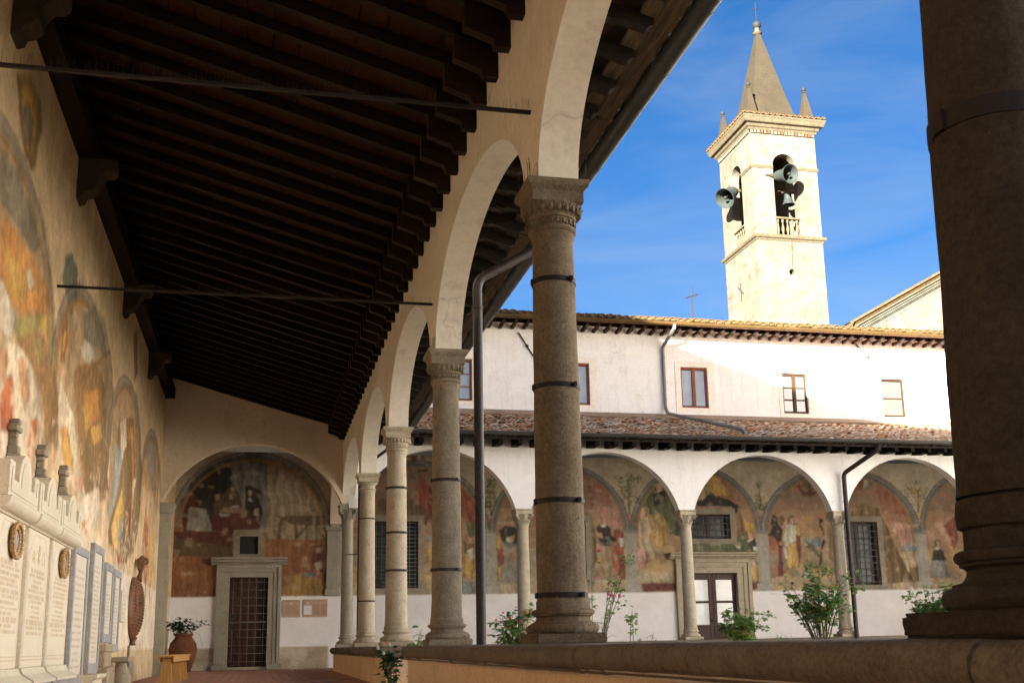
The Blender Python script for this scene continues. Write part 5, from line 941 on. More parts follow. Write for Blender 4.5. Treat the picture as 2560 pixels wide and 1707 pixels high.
for i in range(N): j = (i + 1) % N; fs += [(3 * i, 3 * j, 3 * j + 1, 3 * i + 1), (3 * i + 1, 3 * j + 1, 3 * j + 2, 3 * i + 2)]
m.add(vs, fs)
m.add([(x0, y0, -.02), (x0, y1, -.02), (x0, y1, 18.4), (x0, y0, 18.4), (x1, y0, -.02), (x1, y1, -.02), (x1, y1, 18.4), (x1, y0, 18.4)], [(0, 3, 2, 1), (4, 5, 6, 7), (1, 2, 6, 5), (3, 7, 6, 2)])
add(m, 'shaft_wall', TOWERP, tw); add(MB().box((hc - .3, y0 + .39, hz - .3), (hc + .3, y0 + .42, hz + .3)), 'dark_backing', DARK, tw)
b = MB(); T = .42; ox, oy = .6, .6
for (a, c) in ((x0, XC - ox), (XC + ox, x1)):
    b.box((a, y0, 18.6), (c, y0 + T, 22.12)); b.box((a, y1 - T, 18.6), (c, y1, 22.12))
for (a, c) in ((y0 + T, YC - oy), (YC + oy, y1 - T)):
    b.box((x0, a, 18.6), (x0 + T, c, 22.12)); b.box((x1 - T, a, 18.6), (x1, c, 22.12))
def ar(cols, ph, t0, t1, axis): arcade(b, cols, ph, 22.12, .61, 23.66, t0, t1, axis, 'seg', n=20)
pw = (XC - ox - x0) / 2; ar([x0 + pw, x1 - pw], pw, y0, y0 + T, 0); ar([x0 + pw, x1 - pw], pw, y1 - T, y1, 0)
pw = (YC - oy - y0 - T) / 2; ar([y0 + T + pw, y1 - T - pw], pw, x0, x0 + T, 1); ar([y0 + T + pw, y1 - T - pw], pw, x1 - T, x1, 1)
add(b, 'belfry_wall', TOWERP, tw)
add(MB().box((x0 + .02, y0 + .02, 18.4), (x1 - .02, y1 - .02, 18.62)), 'belfry_floor', TOWERP, tw); add(MB().box((x0 + .02, y0 + .02, 23.62), (x1 - .02, y1 - .02, 23.7)), 'belfry_ceiling', TOWERP, tw)
def ring(name, prof, mat, bev=0):
    """moulding ring round the tower: prof = [(projection, z)...]"""
    vs = []; fs = []
    for p, z in prof: vs += [(x0 - p, y0 - p, z), (x1 + p, y0 - p, z), (x1 + p, y1 + p, z), (x0 - p, y1 + p, z)]
    for i in range(len(prof) - 1):
        for k in range(4): fs.append((4 * i + k, 4 * i + (k + 1) % 4, 4 * i + 4 + (k + 1) % 4, 4 * i + 4 + k))
    n = len(prof) - 1; fs += [(3, 2, 1, 0), (4 * n, 4 * n + 1, 4 * n + 2, 4 * n + 3)]
    return add(MB().add(vs, fs), name, mat, tw)
ring('string_course', [(-.01, 18.38), (.03, 18.39), (.05, 18.46), (.12, 18.50), (.15, 18.58), (.15, 18.62), (.02, 18.70), (-.01, 18.71)], CORN)
be = MB()
for (a, c) in ((x0 - .05, XC - ox), (XC + ox, x1 + .05)): be.box((a, y0 - .05, 22.0), (c, y0 - .001, 22.09)).box((a, y0 - .03, 21.93), (c, y0 - .001, 21.999))
for (a, c) in ((y0, YC - oy), (YC + oy, y1 + .05)): be.box((x0 - .05, a, 22.0), (x0 - .001, c, 22.09)).box((x0 - .03, a, 21.93), (x0 - .001, c, 21.999))
add(be, 'impost_band', CORN, tw)
ring('cornice', [(-.01, 23.83), (.06, 23.835), (.10, 23.93), (.16, 23.97), (.20, 24.08), (.33, 24.12), (.36, 24.17), (.40, 24.30), (.44, 24.36), (.44, 24.42), (-.01, 24.43)], CORN)
bd = MB().box((-.055, -.07, 0), (.055, 0, .14)); d1 = bd.mesh('dentil_brick', TOWERP); d2 = bd.mesh('dentil_brick', RED)
add(MB().add([(x0 - .002, y0 - .002, 23.64), (x1 + .002, y0 - .002, 23.64), (x1 + .002, y0 - .002, 23.66), (x0 - .002, y0 - .002, 23.66)], [(0, 1, 2, 3)]), 'dentil_ledge', TOWERP, tw)
n = 19
for i in range(n): adopt(link('dentil_brick', d2 if i in (3, 5, 9, 13, 16, 17) else d1, None, (x0 + .09 + i * (x1 - x0 - .18) / (n - 1), y0 - .001, 23.68)), tw)
for i in range(21):
    o = adopt(link('dentil_brick', d1, None, (0, 0, 0)), tw); o.matrix_basis = TRS(x0 - .001, y0 + .09 + i * (y1 - y0 - .18) / 20, 23.68, 0, 0, -math.pi / 2)
# low tiled skirt roof, lead apron, spire
q = .46; h = 1.15
def frus(a, za, b_, zb_, mat, name):
    vs = [(x0 - a, y0 - a, za), (x1 + a, y0 - a, za), (x1 + a, y1 + a, za), (x0 - a, y1 + a, za), (XC - b_, YC - b_, zb_), (XC + b_, YC - b_, zb_), (XC + b_, YC + b_, zb_), (XC - b_, YC + b_, zb_)]
    return add(MB().add(vs, [(0, 1, 5, 4), (1, 2, 6, 5), (2, 3, 7, 6), (3, 0, 4, 7), (3, 2, 1, 0), (4, 5, 6, 7)]), name, mat, tw)
frus(q, 24.435, 1.5, 24.80, TERRA, 'skirt_roof')
add(MB().box((XC - 1.55, YC - 1.7, 24.6), (XC + 1.55, YC + 1.7, 24.86)), 'lead_apron', LEAD, tw)
vs = []; SP = [(1.16, 24.861), (.80, 26.5), (.12, 29.85), (.12, 29.95)]
for w_, z_ in SP: vs += [(XC - w_, YC - w_, z_), (XC + w_, YC - w_, z_), (XC + w_, YC + w_, z_), (XC - w_, YC + w_, z_)]
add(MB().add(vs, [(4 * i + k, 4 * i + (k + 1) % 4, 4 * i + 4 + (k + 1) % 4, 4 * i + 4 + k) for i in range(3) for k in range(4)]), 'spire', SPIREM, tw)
add(MB().lathe([(.12, 29.9), (.20, 29.96), (.24, 30.02), (.16, 30.08), (.11, 30.2), (.15, 30.26), (.10, 30.30)], (XC, YC, 0), 16), 'spire_cap', CORN, tw)
add(MB().ball((XC, YC, 30.46), .22, 16), 'ball', LEAD, tw)
add(MB().tube([(XC, YC, 30.6), (XC, YC, 31.75)], .022, 6).tube([(XC - .2, YC, 31.28), (XC + .2, YC, 31.42)], .020, 6), 'cross', DARKIRON, tw)
for px, py in ((x0 + .22, y0 + .25), (x1 - .22, y0 + .25), (x0 + .22, y1 - .25), (x1 - .22, y1 - .25)):
    vs = []
    for w_, z_ in ((.26, 24.5), (.24, 24.9), (.06, 26.1), (.09, 26.12), (.09, 26.17), (.04, 26.2)): vs += [(px - w_, py - w_, z_), (px + w_, py - w_, z_), (px + w_, py + w_, z_), (px - w_, py + w_, z_)]
    pn = add(MB().add(vs, [(4 * i + k, 4 * i + (k + 1) % 4, 4 * i + 4 + (k + 1) % 4, 4 * i + 4 + k) for i in range(5) for k in range(4)]), 'pinnacle', SPIREM, tw); add(MB().ball((px, py, 26.30), .115, 12), 'ball', LEAD, pn)
L = []
for i in range(14): L.append(TRS(x0 - q + .15 + i * (x1 - x0 + 2 * q - .3) / 13, y0 - q - .03, 24.47, .22, 0, random.uniform(-.1, .1)))
for i in range(15): L.append(TRS(x0 - q - .03, y0 - q + .15 + i * (y1 - y0 + 2 * q - .3) / 14, 24.47, 0, 0, -math.pi / 2 + random.uniform(-.1, .1)) @ Matrix.Rotation(.22, 4, 'X'))
pieces('roof_tile', G_END, L, tw)
# balustrades
def balus(parent, n, f):
    bl = MB().lathe([(.05, 0), (.05, .06), (.035, .08), (.075, .25), (.07, .35), (.035, .52), (.03, .60), (.055, .63), (.055, .68), (.06, .70), (.06, .76)], seg=12).mesh('baluster', CORN)
    for i in range(n):
        p = f((i + .5) / n); adopt(link('baluster', bl, None, (p[0], p[1], 18.72)), parent)
balus(tw, 5, lambda t: (XC - ox + 2 * ox * t, y0 + .10)); add(MB().box((XC - ox - .04, y0 - .02, 19.48), (XC + ox + .04, y0 + .22, 19.57)), 'balustrade_rail', CORN, tw, bevel=.01)
balus(tw, 5, lambda t: (x0 + .10, YC - oy + 2 * oy * t)); add(MB().box((x0 - .02, YC - oy - .04, 19.48), (x0 + .22, YC + oy + .04, 19.57)), 'balustrade_rail', CORN, tw, bevel=.01)
add(MB().box((x0 - .03, 46.95, 16.0), (x0 - .002, 47.01, 16.9)).prism([(46.7, 16.35), (46.76, 16.31), (47.25, 16.75), (47.2, 16.8)], 0, x0 - .045, x0 - .031), 'iron_anchor', IRON, tw)
add(MB().tube([(23.50, y0 - .16, 18.5), (23.505, y0 - .02, 17.0)], .008, 4), 'cable', IRON, tw)
def bell(label, mouth, crown, R):
    mo, cr = Vector(mouth), Vector(crown); d = (mo - cr); L_ = d.length; qt = Vector((0, 0, -1)).rotation_difference(d.normalized()).to_matrix()
    t = thing('bell', label, 'bell', crown, 'bells of the tower')
    pr = [(.02, 0), (.28 * R, -.02 * L_), (.50 * R, -.08 * L_), (.56 * R, -.2 * L_), (.60 * R, -.45 * L_), (.70 * R, -.68 * L_), (.86 * R, -.86 * L_), (R, -.97 * L_), (R, -L_), (.93 * R, -.99 * L_), (.78 * R, -.84 * L_), (.62 * R, -.66 * L_), (.53 * R, -.42 * L_), (.48 * R, -.14 * L_), (.02, -.10 * L_)]
    add(MB().lathe(pr, crown, 36, axis=qt, caps=False), 'bell_body', BELLM, t)
    e = cr + d * .93; add(MB().tube([cr + d * .15, e], .018, 6).ball(tuple(cr + d * .9), .075 * R / .4, 10), 'clapper', DARKIRON, t)
    add(MB().box(tuple(cr + Vector((-.30, -.05, -.05))), tuple(cr + Vector((.30, .05, .09)))), 'headstock', WEATH, t)
    add(MB().tube([cr + Vector((-.55, 0, .03)), cr + Vector((.55, 0, .03))], .025, 6), 'axle', DARKIRON, t)
bell('green bronze bell swung out of the front opening of the tower', (23.26, 43.98, 21.28), (23.02, 44.95, 21.55), .45)
bell('grey bronze bell swung out of the left opening of the tower', (20.98, 46.35, 20.86), (21.72, 46.78, 21.48), .50)
bell('small bell hanging low inside the front opening of the tower', (23.86, 45.55, 20.42), (23.86, 45.55, 21.05), .30)
# ------------------------------------------------------------------ church with raking cornice
ch = thing('church', 'cream church gable rising at the right behind the upper storey roof', 'church', (36, 46, 0))
def rake(off): return [(26.3, 14.58 - off), (36.2, 20.05 - off), (46, 14.6 - off)]
g_ = rake(.56); add(MB().prism([(26.3, -.02)] + g_ + [(46, -.02)], 1, 45.0, 60), 'wall', TOWERP, ch)
def band(o0, o1, pr, mat, name):
    a, b_ = rake(o0), rake(o1); add(MB().prism(a[:2] + b_[:2][::-1], 1, 45.0 - pr, 45.2), name, mat, ch)
add(MB().prism(rake(0)[:2] + rake(.12)[:2][::-1], 1, 44.60, 60.1), 'roof', GTILE, ch); add(MB().prism(rake(0)[1:] + rake(.12)[1:][::-1], 1, 44.60, 60.1), 'roof', GTILE, ch)
band(.125, .27, .34, CORN, 'cornice'); band(.275, .40, .24, TOWERP, 'cornice'); band(.405, .52, .16, TOWERP, 'cornice'); band(.525, .60, .08, TOWERP, 'cornice')
dm = MB().box((-.05, -.04, 0), (.05, 0, .10)).mesh('dentil', TOWERP)
for i in range(48): u = 26.5 + i * .2; adopt(link('dentil', dm, None, (u, 44.999, 14.58 - .80 + (u - 26.3) * .5525)), ch)
L = [TRS(26.35 + i * .25, 44.56, 14.62 + i * .25 * .5525, 0, -math.atan(.5525), 0) @ Matrix.Rotation(math.pi / 2, 4, 'Z') for i in range(34)]
pieces('verge_tile', G_ROW, L, ch)
# ------------------------------------------------------------------ unseen east wing, its back wall raised to bounce sunlight into the court
ea = thing('bounce_wing', 'tall unseen wing added right of the courtyard to bounce sunlight', 'building', (24, 10, 0))
add(MB().box((21.9, -12, -.02), (22.3, YF - .2, 5.2)), 'arcade_wall', WHITE, ea); add(MB().box((25.8, -12, 0), (26.1, YD - .01, 14.0)), 'wall', WHITE, ea); add(MB().prism([(20.9, 5.1), (25.8, 6.5), (25.8, 6.6), (20.9, 5.2)], 1, -12, 23.8), 'roof', TERRA, ea)

# ------------------------------------------------------------------ memorial slabs on the left wall
def print_canvas(u0, u1, v0, v1, nu, nv, base): return Canvas(np.linspace(u0, u1, nu), np.linspace(v0, v1, nv), base, 5, 0.0)
def textrows(Cv, u0, u1, rows, col, al, seed, ch_=.022, gap=.16):
    """rows = [(z centre, height, relative width)]; letters too small to read are broken strokes"""
    g = np.random.default_rng(seed); mid = (u0 + u1) / 2
    for z, h, w in rows:
        hw = (u1 - u0) / 2 * w; k = g.random(400); cell = ((Cv.U - mid + hw) / ch_).astype(int).clip(0, 399)
        word = (g.random(400) > gap)[cell]; st = (k[cell] * .5 + .5)
        m = (abs(Cv.U - mid) < hw) & (abs(Cv.V - z) < h / 2) & word
        Cv.where(m, col, al * st)
def slab_face(parent, xf, u0, u1, v0, v1, base, rows, seed, extra=None, name='inscribed_face'):
    Cv = print_canvas(u0, u1, v0, v1, int((u1 - u0) / .013), int((v1 - v0) / .0095), base)
    nz = vnoise(*Cv.U.shape, 6, seed); Cv.c *= (.93 + .14 * nz[..., None]); Cv.where(nz > .66, (.60, .49, .33), .25)
    textrows(Cv, u0 + .1, u1 - .1, rows, (0.42, 0.29, 0.14), .62, seed)
    if extra: extra(Cv)
    adopt(Cv.build(name, lambda u, v: (np.full(u.shape, xf), u, v), PRINT), parent)
def tall_memorial(label, a, b, seed, wreath=None, sym=False):
    t = thing('memorial_slab', label, 'memorial', (LW, (a + b) / 2, 0), 'tall cross topped memorial slabs')
    xw = LW + .002; g = random.Random(seed)
    add(MB().box((xw, a, .385), (LW + .075, b, 1.60)), 'slab', MARBLE, t, bevel=.005)
    rows = [(1.24 - .046 * i, .028 if i % 5 else .042, g.choice((.55, .8, .95, 1.0, 1.0, .7))) for i in range(13)]
    def ex(Cv):
        for p in (.05,):
            for (u0, u1, v0, v1) in ((a + p, a + p + .013, .45, 1.40), (b - p - .013, b - p, .45, 1.40), (a + p, b - p, .45, .46), (a + p, b - p, .475, .483)): Cv.rect(u0, u1, v0, v1, (.45, .32, .16), .6)
            Cv.poly([(a + .05, 1.40), (a + .12, 1.43), (a + .25, 1.57), (b - .25, 1.57), (b - .12, 1.43), (b - .05, 1.40), (b - .06, 1.39), (b - .13, 1.42), (b - .26, 1.555), (a + .26, 1.555), (a + .13, 1.42), (a + .06, 1.39)], (.48, .35, .18), .55, False)
        if sym:
            c = (a + b) / 2; col = (.40, .28, .12)
            def st(p, q, w=.012):
                d = Vector((q[0] - p[0], q[1] - p[1])).normalized(); n_ = Vector((-d.y, d.x)) * w; Cv.poly([(p[0] + n_.x, p[1] + n_.y), (q[0] + n_.x, q[1] + n_.y), (q[0] - n_.x, q[1] - n_.y), (p[0] - n_.x, p[1] - n_.y)], col, .8, False)
            st((c - .30, 1.31), (c - .24, 1.42)); st((c - .18, 1.31), (c - .24, 1.42)); st((c - .27, 1.345), (c - .21, 1.345))
            st((c - .07, 1.32), (c + .07, 1.43)); st((c - .07, 1.43), (c + .07, 1.32)); st((c, 1.30), (c, 1.48)); st((c, 1.48), (c + .05, 1.46)); st((c + .05, 1.46), (c, 1.42))
            for k in range(9):
                t0 = -.9 + k * (math.pi + 1.8) / 9; t1 = t0 + (math.pi + 1.8) / 9; st((c + .25 + .055 * math.cos(t0), 1.38 + .05 * math.sin(t0)), (c + .25 + .055 * math.cos(t1), 1.38 + .05 * math.sin(t1)), .008)
            st((c + .18, 1.325), (c + .22, 1.325)); st((c + .28, 1.325), (c + .32, 1.325))
    slab_face(t, LW + .078, a + .012, b - .012, .395, 1.59, (.70, .65, .54), rows, seed, ex)
    # moulding under the crown block, base moulding, blue base
    pr = [(xw, 1.60), (LW + .09, 1.60), (LW + .10, 1.615)] + [(LW + .10 + .085 * math.sin(x * math.pi / 12), 1.70 - .085 * math.cos(x * math.pi / 12)) for x in range(0, 7)] + [(LW + .19, 1.712), (xw, 1.712)]
    add(MB().prism(pr, 1, a - .09, b + .05), 'moulding', MARBLE, t)
    c = (a + b) / 2; A, B = a - .07, b + .03; pw = .17; R = .25; prof = [(A, 1.714), (B, 1.714), (B, 2.0), (B - pw, 2.0), (B - pw, 1.86), (c + R + .0, 1.86)] + [(c + R * math.cos(x * math.pi / 14), 1.87 + R * math.sin(x * math.pi / 14)) for x in range(15)] + [(c - R, 1.86), (A + pw, 1.86), (A + pw, 2.0), (A, 2.0)]
    add(MB().prism(prof, 0, xw, LW + .16), 'crown_block', MARBLE, t, bevel=.006)
    ins = [(A + .05, 1.75), (B - .05, 1.75), (B - .05, 1.95), (B - pw + .05, 1.95), (B - pw + .05, 1.82), (c + R - .05, 1.82)] + [(c + (R - .06) * math.cos(x * math.pi / 14), 1.87 + (R - .06) * math.sin(x * math.pi / 14)) for x in range(15)] + [(c - R + .05, 1.82), (A + pw - .05, 1.82), (A + pw - .05, 1.95), (A + .05, 1.95)]
    add(MB().prism(ins, 0, LW + .161, LW + .168), 'crown_panel', MARBLE, t, bevel=.002)
    z = 2.06
    for (h, w_, tt) in ((.07, .15, .11), (.07, .10, .09), (.07, .065, .07), (.05, .065, .07)):
        add(MB().box((xw, c - w_ / 2 + g.uniform(-.006, .006), z + .002), (LW + tt, c + w_ / 2, z + h)), 'cross_stone', STONE2, t, bevel=.008); z += h
    add(MB().box((xw, c - .11, z + .002), (LW + .085, c + .11, z + .055)), 'cross_stone', STONE2, t, bevel=.01); add(MB().box((xw, c - .04, z + .057), (LW + .085, c + .04, z + .11)), 'cross_stone', STONE2, t, bevel=.01)
    add(MB().prism([(xw, .25), (LW + .21, .25), (LW + .21, .275), (LW + .17, .30), (LW + .12, .33), (LW + .10, .37), (LW + .10, .384), (xw, .384)], 1, a - .05, b + .04), 'base_moulding', MARBLE, t)
    add(MB().box((xw, a - .03, 0), (LW + .17, b + .02, .249)), 'base', BLUEM, t, bevel=.004)
    if wreath:
        wc, wz = wreath; wm_ = MB()
        for i in range(44):
            th = 2 * math.pi * i / 44; k = 1 + .16 * ((i % 2) - .5); wm_.ball((LW + .10 + .02 * (i % 2), wc + .165 * k * math.cos(th), wz + .128 * k * math.sin(th)), .026, 6, sc=(.9, 1.0, .9))
        add(wm_, 'gilded_wreath', surf('gilded_bronze' + str(seed), (.30, .17, .07), (.50, .33, .15), s1=9, s2=30, rough=.45, bs=60), t)
        pm = MB().lathe([(.115, 0), (.115, .02), (.09, .03), (.02, .035)], seg=24).xf(lambda v: (LW + .079 + v.z, wc + v.x * 1.05, wz + v.y * .82)); add(pm, 'portrait_medallion', BLUEM, t)
tall_memorial('nearest tall marble memorial with a gilded wreath at the left edge of view', 9.42, 10.52, 3, (10.02, 1.42))
tall_memorial('middle of three tall marble memorials, carved with Greek letters and no wreath', 10.72, 11.74, 4, None, True)
tall_memorial('third tall marble memorial with gilded wreath and small stone cross on top', 11.92, 13.05, 8, (12.47, 1.41))
def framed(label, a, b, z0, z1, seed, n, frame=True):
    t = thing('wall_plaque', label, 'plaque', (LW, (a + b) / 2, z0), 'framed inscription plaques'); g = random.Random(seed); w = .085
    if frame:
        for q in ((a, a + w, z0, z1), (b - w, b, z0, z1), (a + w, b - w, z1 - .10, z1), (a + w, b - w, z0, z0 + .12)): add(MB().box((LW + .002, q[0] + .001, q[2] + .001), (LW + .055, q[1] - .001, q[3] - .001)), 'frame_strip', BLUEM, t, bevel=.004)
    else: w = 0; add(MB().box((LW + .002, a - .01, z0 - .01), (LW + .028, b + .01, z1 + .01)), 'slab_edge', STONE3, t, bevel=.003)
    add(MB().box((LW + .002, a + w, z0 + (.12 if frame else 0)), (LW + .035, b - w, z1 - (.10 if frame else 0))), 'slab', MARBLE, t)
    zt = z1 - (.28 if frame else .06); zl = z0 + (.2 if frame else .06); rows = [(zt - (zt - zl) * i / (n - 1), .027, g.choice((.6, .85, 1, 1, .95))) for i in range(n)]
    slab_face(t, LW + .038, a + w + .006, b - w - .006, z0 + (.126 if frame else .006), z1 - (.106 if frame else .006), (.66, .63, .54), rows, seed)
framed('tall framed plaque just right of the third cross topped memorial', 13.55, 14.62, .14, 1.71, 21, 15)
framed('tallest narrow framed plaque with white margins on the left wall', 15.05, 16.0, .25, 1.85, 22, 20)
framed('short framed plaque standing above the stacked stone blocks', 16.32, 17.15, .63, 1.70, 23, 13)
framed('short grey framed plaque above the stone baluster pedestal', 17.3, 18.1, .50, 1.68, 24, 14)
framed('small unframed white tablet between the plaques and the bronze relief', 18.42, 19.0, .96, 1.41, 25, 6, False)
# stacked stone blocks and pedestal
t = thing('stone_block_pillar', 'stack of rough grey stone blocks against the left wall', 'stone pillar', (LW, 16.7, 0))
for (z0, z1, d) in ((0, .30, .05), (.303, .50, .0), (.503, .61, .01)): add(MB().box((LW + .002, 16.36 - d, z0), (LW + .09 + d, 17.08 + d, z1)), 'stone_block', STONE3, t, bevel=.012)
t = thing('stone_pedestal', 'bulbous pale stone pedestal with a flat top beside the block stack', 'pedestal', (LW, 17.7, 0))
add(MB().lathe([(.10, 0), (.14, .03), (.15, .10), (.13, .20), (.085, .29), (.075, .34), (.10, .36)], (LW + .16, 17.7, 0), 20), 'shaft', STONE3, t); add(MB().box((LW + .01, 17.32, .361), (LW + .30, 18.05, .43)), 'top_slab', STONE3, t, bevel=.01)
t = thing('marble_pedestal', 'flared marble pedestal foot under the tallest framed plaque', 'pedestal', (LW, 15.5, 0))
add(MB().prism([(LW + .002, 0), (LW + .12, 0), (LW + .12, .16), (LW + .17, .20), (LW + .17, .235), (LW + .002, .235)], 1, 15.08, 15.95), 'foot', MARBLE, t, bevel=.006)
# bronze relief
t = thing('bronze_wall_relief', 'reddish bronze oval relief with a small bowed figure on top on the left wall', 'relief', (LW, 20.3, 1.2))
bmb = MB(); c0, cz, ry, rz = 20.25, 1.22, .56, .52; NU, NV = 56, 90; vs = []
for i in range(NU + 1):
    u = -1 + 2 * i / NU
    for j in range(NV + 1):
        v = -1 + 2 * j / NV; w_ = math.sqrt(max(0, 1 - abs(v) ** 2.4)); yy = u * w_ * ry; dd = math.sqrt(max(0, 1 - u * u)) * w_
        rid = .030 * math.cos(u * 15) + .026 * math.sin(v * 60 + u * 5) * (abs(math.cos(u * 7.5)) ** 4)
        vs.append((LW + .01 + dd * .15 + rid * dd, c0 + yy, cz + v * rz))
bmb.add(vs, [(i * (NV + 1) + j, (i + 1) * (NV + 1) + j, (i + 1) * (NV + 1) + j + 1, i * (NV + 1) + j + 1) for i in range(NU) for j in range(NV)], 0, True)
add(bmb, 'oval_body', BRONZE, t, fix=True)
fg = MB().tube([(LW + .08, 20.35, 1.68), (LW + .10, 20.4, 1.80), (LW + .10, 20.5, 1.93), (LW + .13, 20.62, 2.03)], [.06, .03, .055, .035], 10).ball((LW + .15, 20.68, 2.03), .055, 12, sc=(1, 1, 1.15)).tube([(LW + .08, 20.28, 1.86), (LW + .07, 20.42, 2.02), (LW + .1, 20.6, 2.09)], [.02, .045, .04], 8)
add(fg, 'bowed_figure', BRONZE, t); add(MB().tube([(LW + .06, 20.2, .74), (LW + .05, 20.2, .66), (LW + .05, 20.2, .60)], [.07, .04, .06], 10), 'lower_knob', BRONZE, t)
t = thing('metal_strip', 'narrow grey metal strip fixed low on the left wall under the bronze relief', 'metal strip', (LW, 19.9, .1)); add(MB().box((LW + .002, 19.92, .08), (LW + .03, 20.05, .60)), 'strip', ZINC, t, bevel=.003)
# bench
t = thing('wooden_bench', 'varnished pine bench standing by the left wall', 'bench', (-1.27, 19.5, 0))
bx = lambda y: -1.435 + (y - 18.0) * .021
def bq(mb, y0_, y1_, a, b_, z0_, z1_):
    return mb.add([(bx(y0_) + a, y0_, z0_), (bx(y0_) + b_, y0_, z0_), (bx(y1_) + b_, y1_, z0_), (bx(y1_) + a, y1_, z0_), (bx(y0_) + a, y0_, z1_), (bx(y0_) + b_, y0_, z1_), (bx(y1_) + b_, y1_, z1_), (bx(y1_) + a, y1_, z1_)], [(0, 3, 2, 1), (4, 5, 6, 7), (0, 1, 5, 4), (1, 2, 6, 5), (2, 3, 7, 6), (3, 0, 4, 7)])
add(bq(MB(), 18.0, 21.2, 0, .25, .408, .438), 'seat', PINE, t, bevel=.005); add(bq(MB(), 18.12, 21.1, .215, .235, .335, .4075), 'apron', PINE, t, bevel=.003); add(bq(MB(), 18.12, 21.1, .015, .035, .335, .4075), 'apron', PINE, t, bevel=.003)
for yy in (18.15, 19.6, 20.98):
    add(MB().add([(bx(yy) + a, yy + d, z) for z, k in ((0, 0), (.407, .03)) for a, d in ((.02 + k * 1.6, 0), (.23 - k * 1.6, 0), (.23 - k * 1.6, .035), (.02 + k * 1.6, .035))], [(0, 1, 5, 4), (1, 2, 6, 5), (2, 3, 7, 6), (3, 0, 4, 7), (3, 2, 1, 0), (4, 5, 6, 7)]), 'leg', PINE, t, bevel=.003)
# terracotta jar with ivy
JAR = surf('aged_terracotta_jar', (.13, .048, .024), (.20, .082, .042), (.09, .045, .03), s1=4, s2=10, bs=40)
t = thing('terracotta_jar', 'big terracotta oil jar holding a dark trailing plant beside the grille door', 'jar', (-1.66, 28.0, 0))
JS = 1.13; add(MB().lathe([(r_ * JS, z_ * 1.05) for r_, z_ in [(.15, 0), (.17, .03), (.22, .20), (.27, .38), (.285, .50), (.26, .63), (.19, .73), (.165, .77), (.175, .79), (.195, .80), (.20, .84), (.17, .845), (.155, .80), (.14, .72), (.10, .60)]], (-1.66, 28.0, 0), 32), 'body', JAR, t); add(MB().lathe([(.324, .51), (.330, .52), (.330, .53), (.324, .54)], (-1.66, 28, 0), 32), 'raised_band', JAR, t)
add(MB().lathe([(.155, .79), (.02, .80)], (-1.66, 28, 0), 20), 'soil', SOIL, t)
# information boards
def board(label, a, b, z0, z1, seed, chart):
    t = thing('information_board', label, 'sign', ((a + b) / 2, YD, z0), 'tan information boards'); add(MB().box((a, YD - .022, z0), (b, YD - .004, z1)), 'panel', flat('board_tan' + str(seed), (.44, .30, .20), .6), t, bevel=.002)
    Cv = print_canvas(a + .004, b - .004, z0 + .004, z1 - .004, int((b - a) / .0065), int((z1 - z0) / .0065), (.47, .33, .225)); ink = (.14, .09, .06); c = (a + b) / 2
    textrows(Cv, a + .04, b - .04, [(z1 - .035, .014, .95)], ink if not chart else ink, .8, seed, .013)
    if chart: textrows(Cv, c, b - .04, [(z1 - .05, .012, .8)], (.5, .12, .06), .8, seed, .013)
    rows = [(z1 - .14 - .0195 * i, .010, 1) for i in range(int((z1 - z0 - .18) / .0195))]
    cols_ = [(a + .05, c - .01), (c + .02, b - .04)] if not chart else [(a + .25, a + .42), (a + .45, b - .03)]
    for k, (p, q_) in enumerate(cols_): textrows(Cv, p, q_, rows, ink, .6, seed + k, .012, .1)
    e = (c, z1 - .085) if not chart else (a + .12, z1 - .09)
    Cv.rect(e[0] - .022, e[0] + .022, e[1] - .028, e[1] + .024, (.75, .73, .70), 1); Cv.rect(e[0] - .011, e[0] + .011, e[1] - .010, e[1] + .014, (.10, .12, .25), 1)
    if chart:
        Cv.rect(a + .035, a + .225, z0 + .06, z1 - .15, (.72, .72, .70), 1); 
        for q_ in ((a + .07, a + .19, z0 + .11, z0 + .115), (a + .07, a + .19, z0 + .20, z0 + .205), (a + .07, a + .075, z0 + .11, z0 + .205), (a + .185, a + .19, z0 + .11, z0 + .205)): Cv.rect(*q_, (.35, .36, .38), .8)
    adopt(Cv.build('printed_face', lambda u, v: (u, np.full(u.shape, YD - .0235), v), PRINT), t)
    for px in (a + .02, b - .02):
        for pz in (z0 + .02, z1 - .02): adopt(add(MB().ball((px, YD - .026, pz), .006, 6), 'screw', ZINC), t)
board('left tan information board with two text columns beside the grille door', .61, 1.05, 1.25, 1.68, 41, False)
board('right wider tan information board with a small white chart', 1.11, 1.72, 1.25, 1.685, 42, True)
t = thing('small_label_plate', 'tiny pale label plate on the white wall right of the glazed door', 'label plate', (13.92, YD, 1.69)); add(MB().box((13.82, YD - .008, 1.675), (14.03, YD - .003, 1.705)), 'plate', flat('pale_plate', (.62, .62, .60), .5), t)

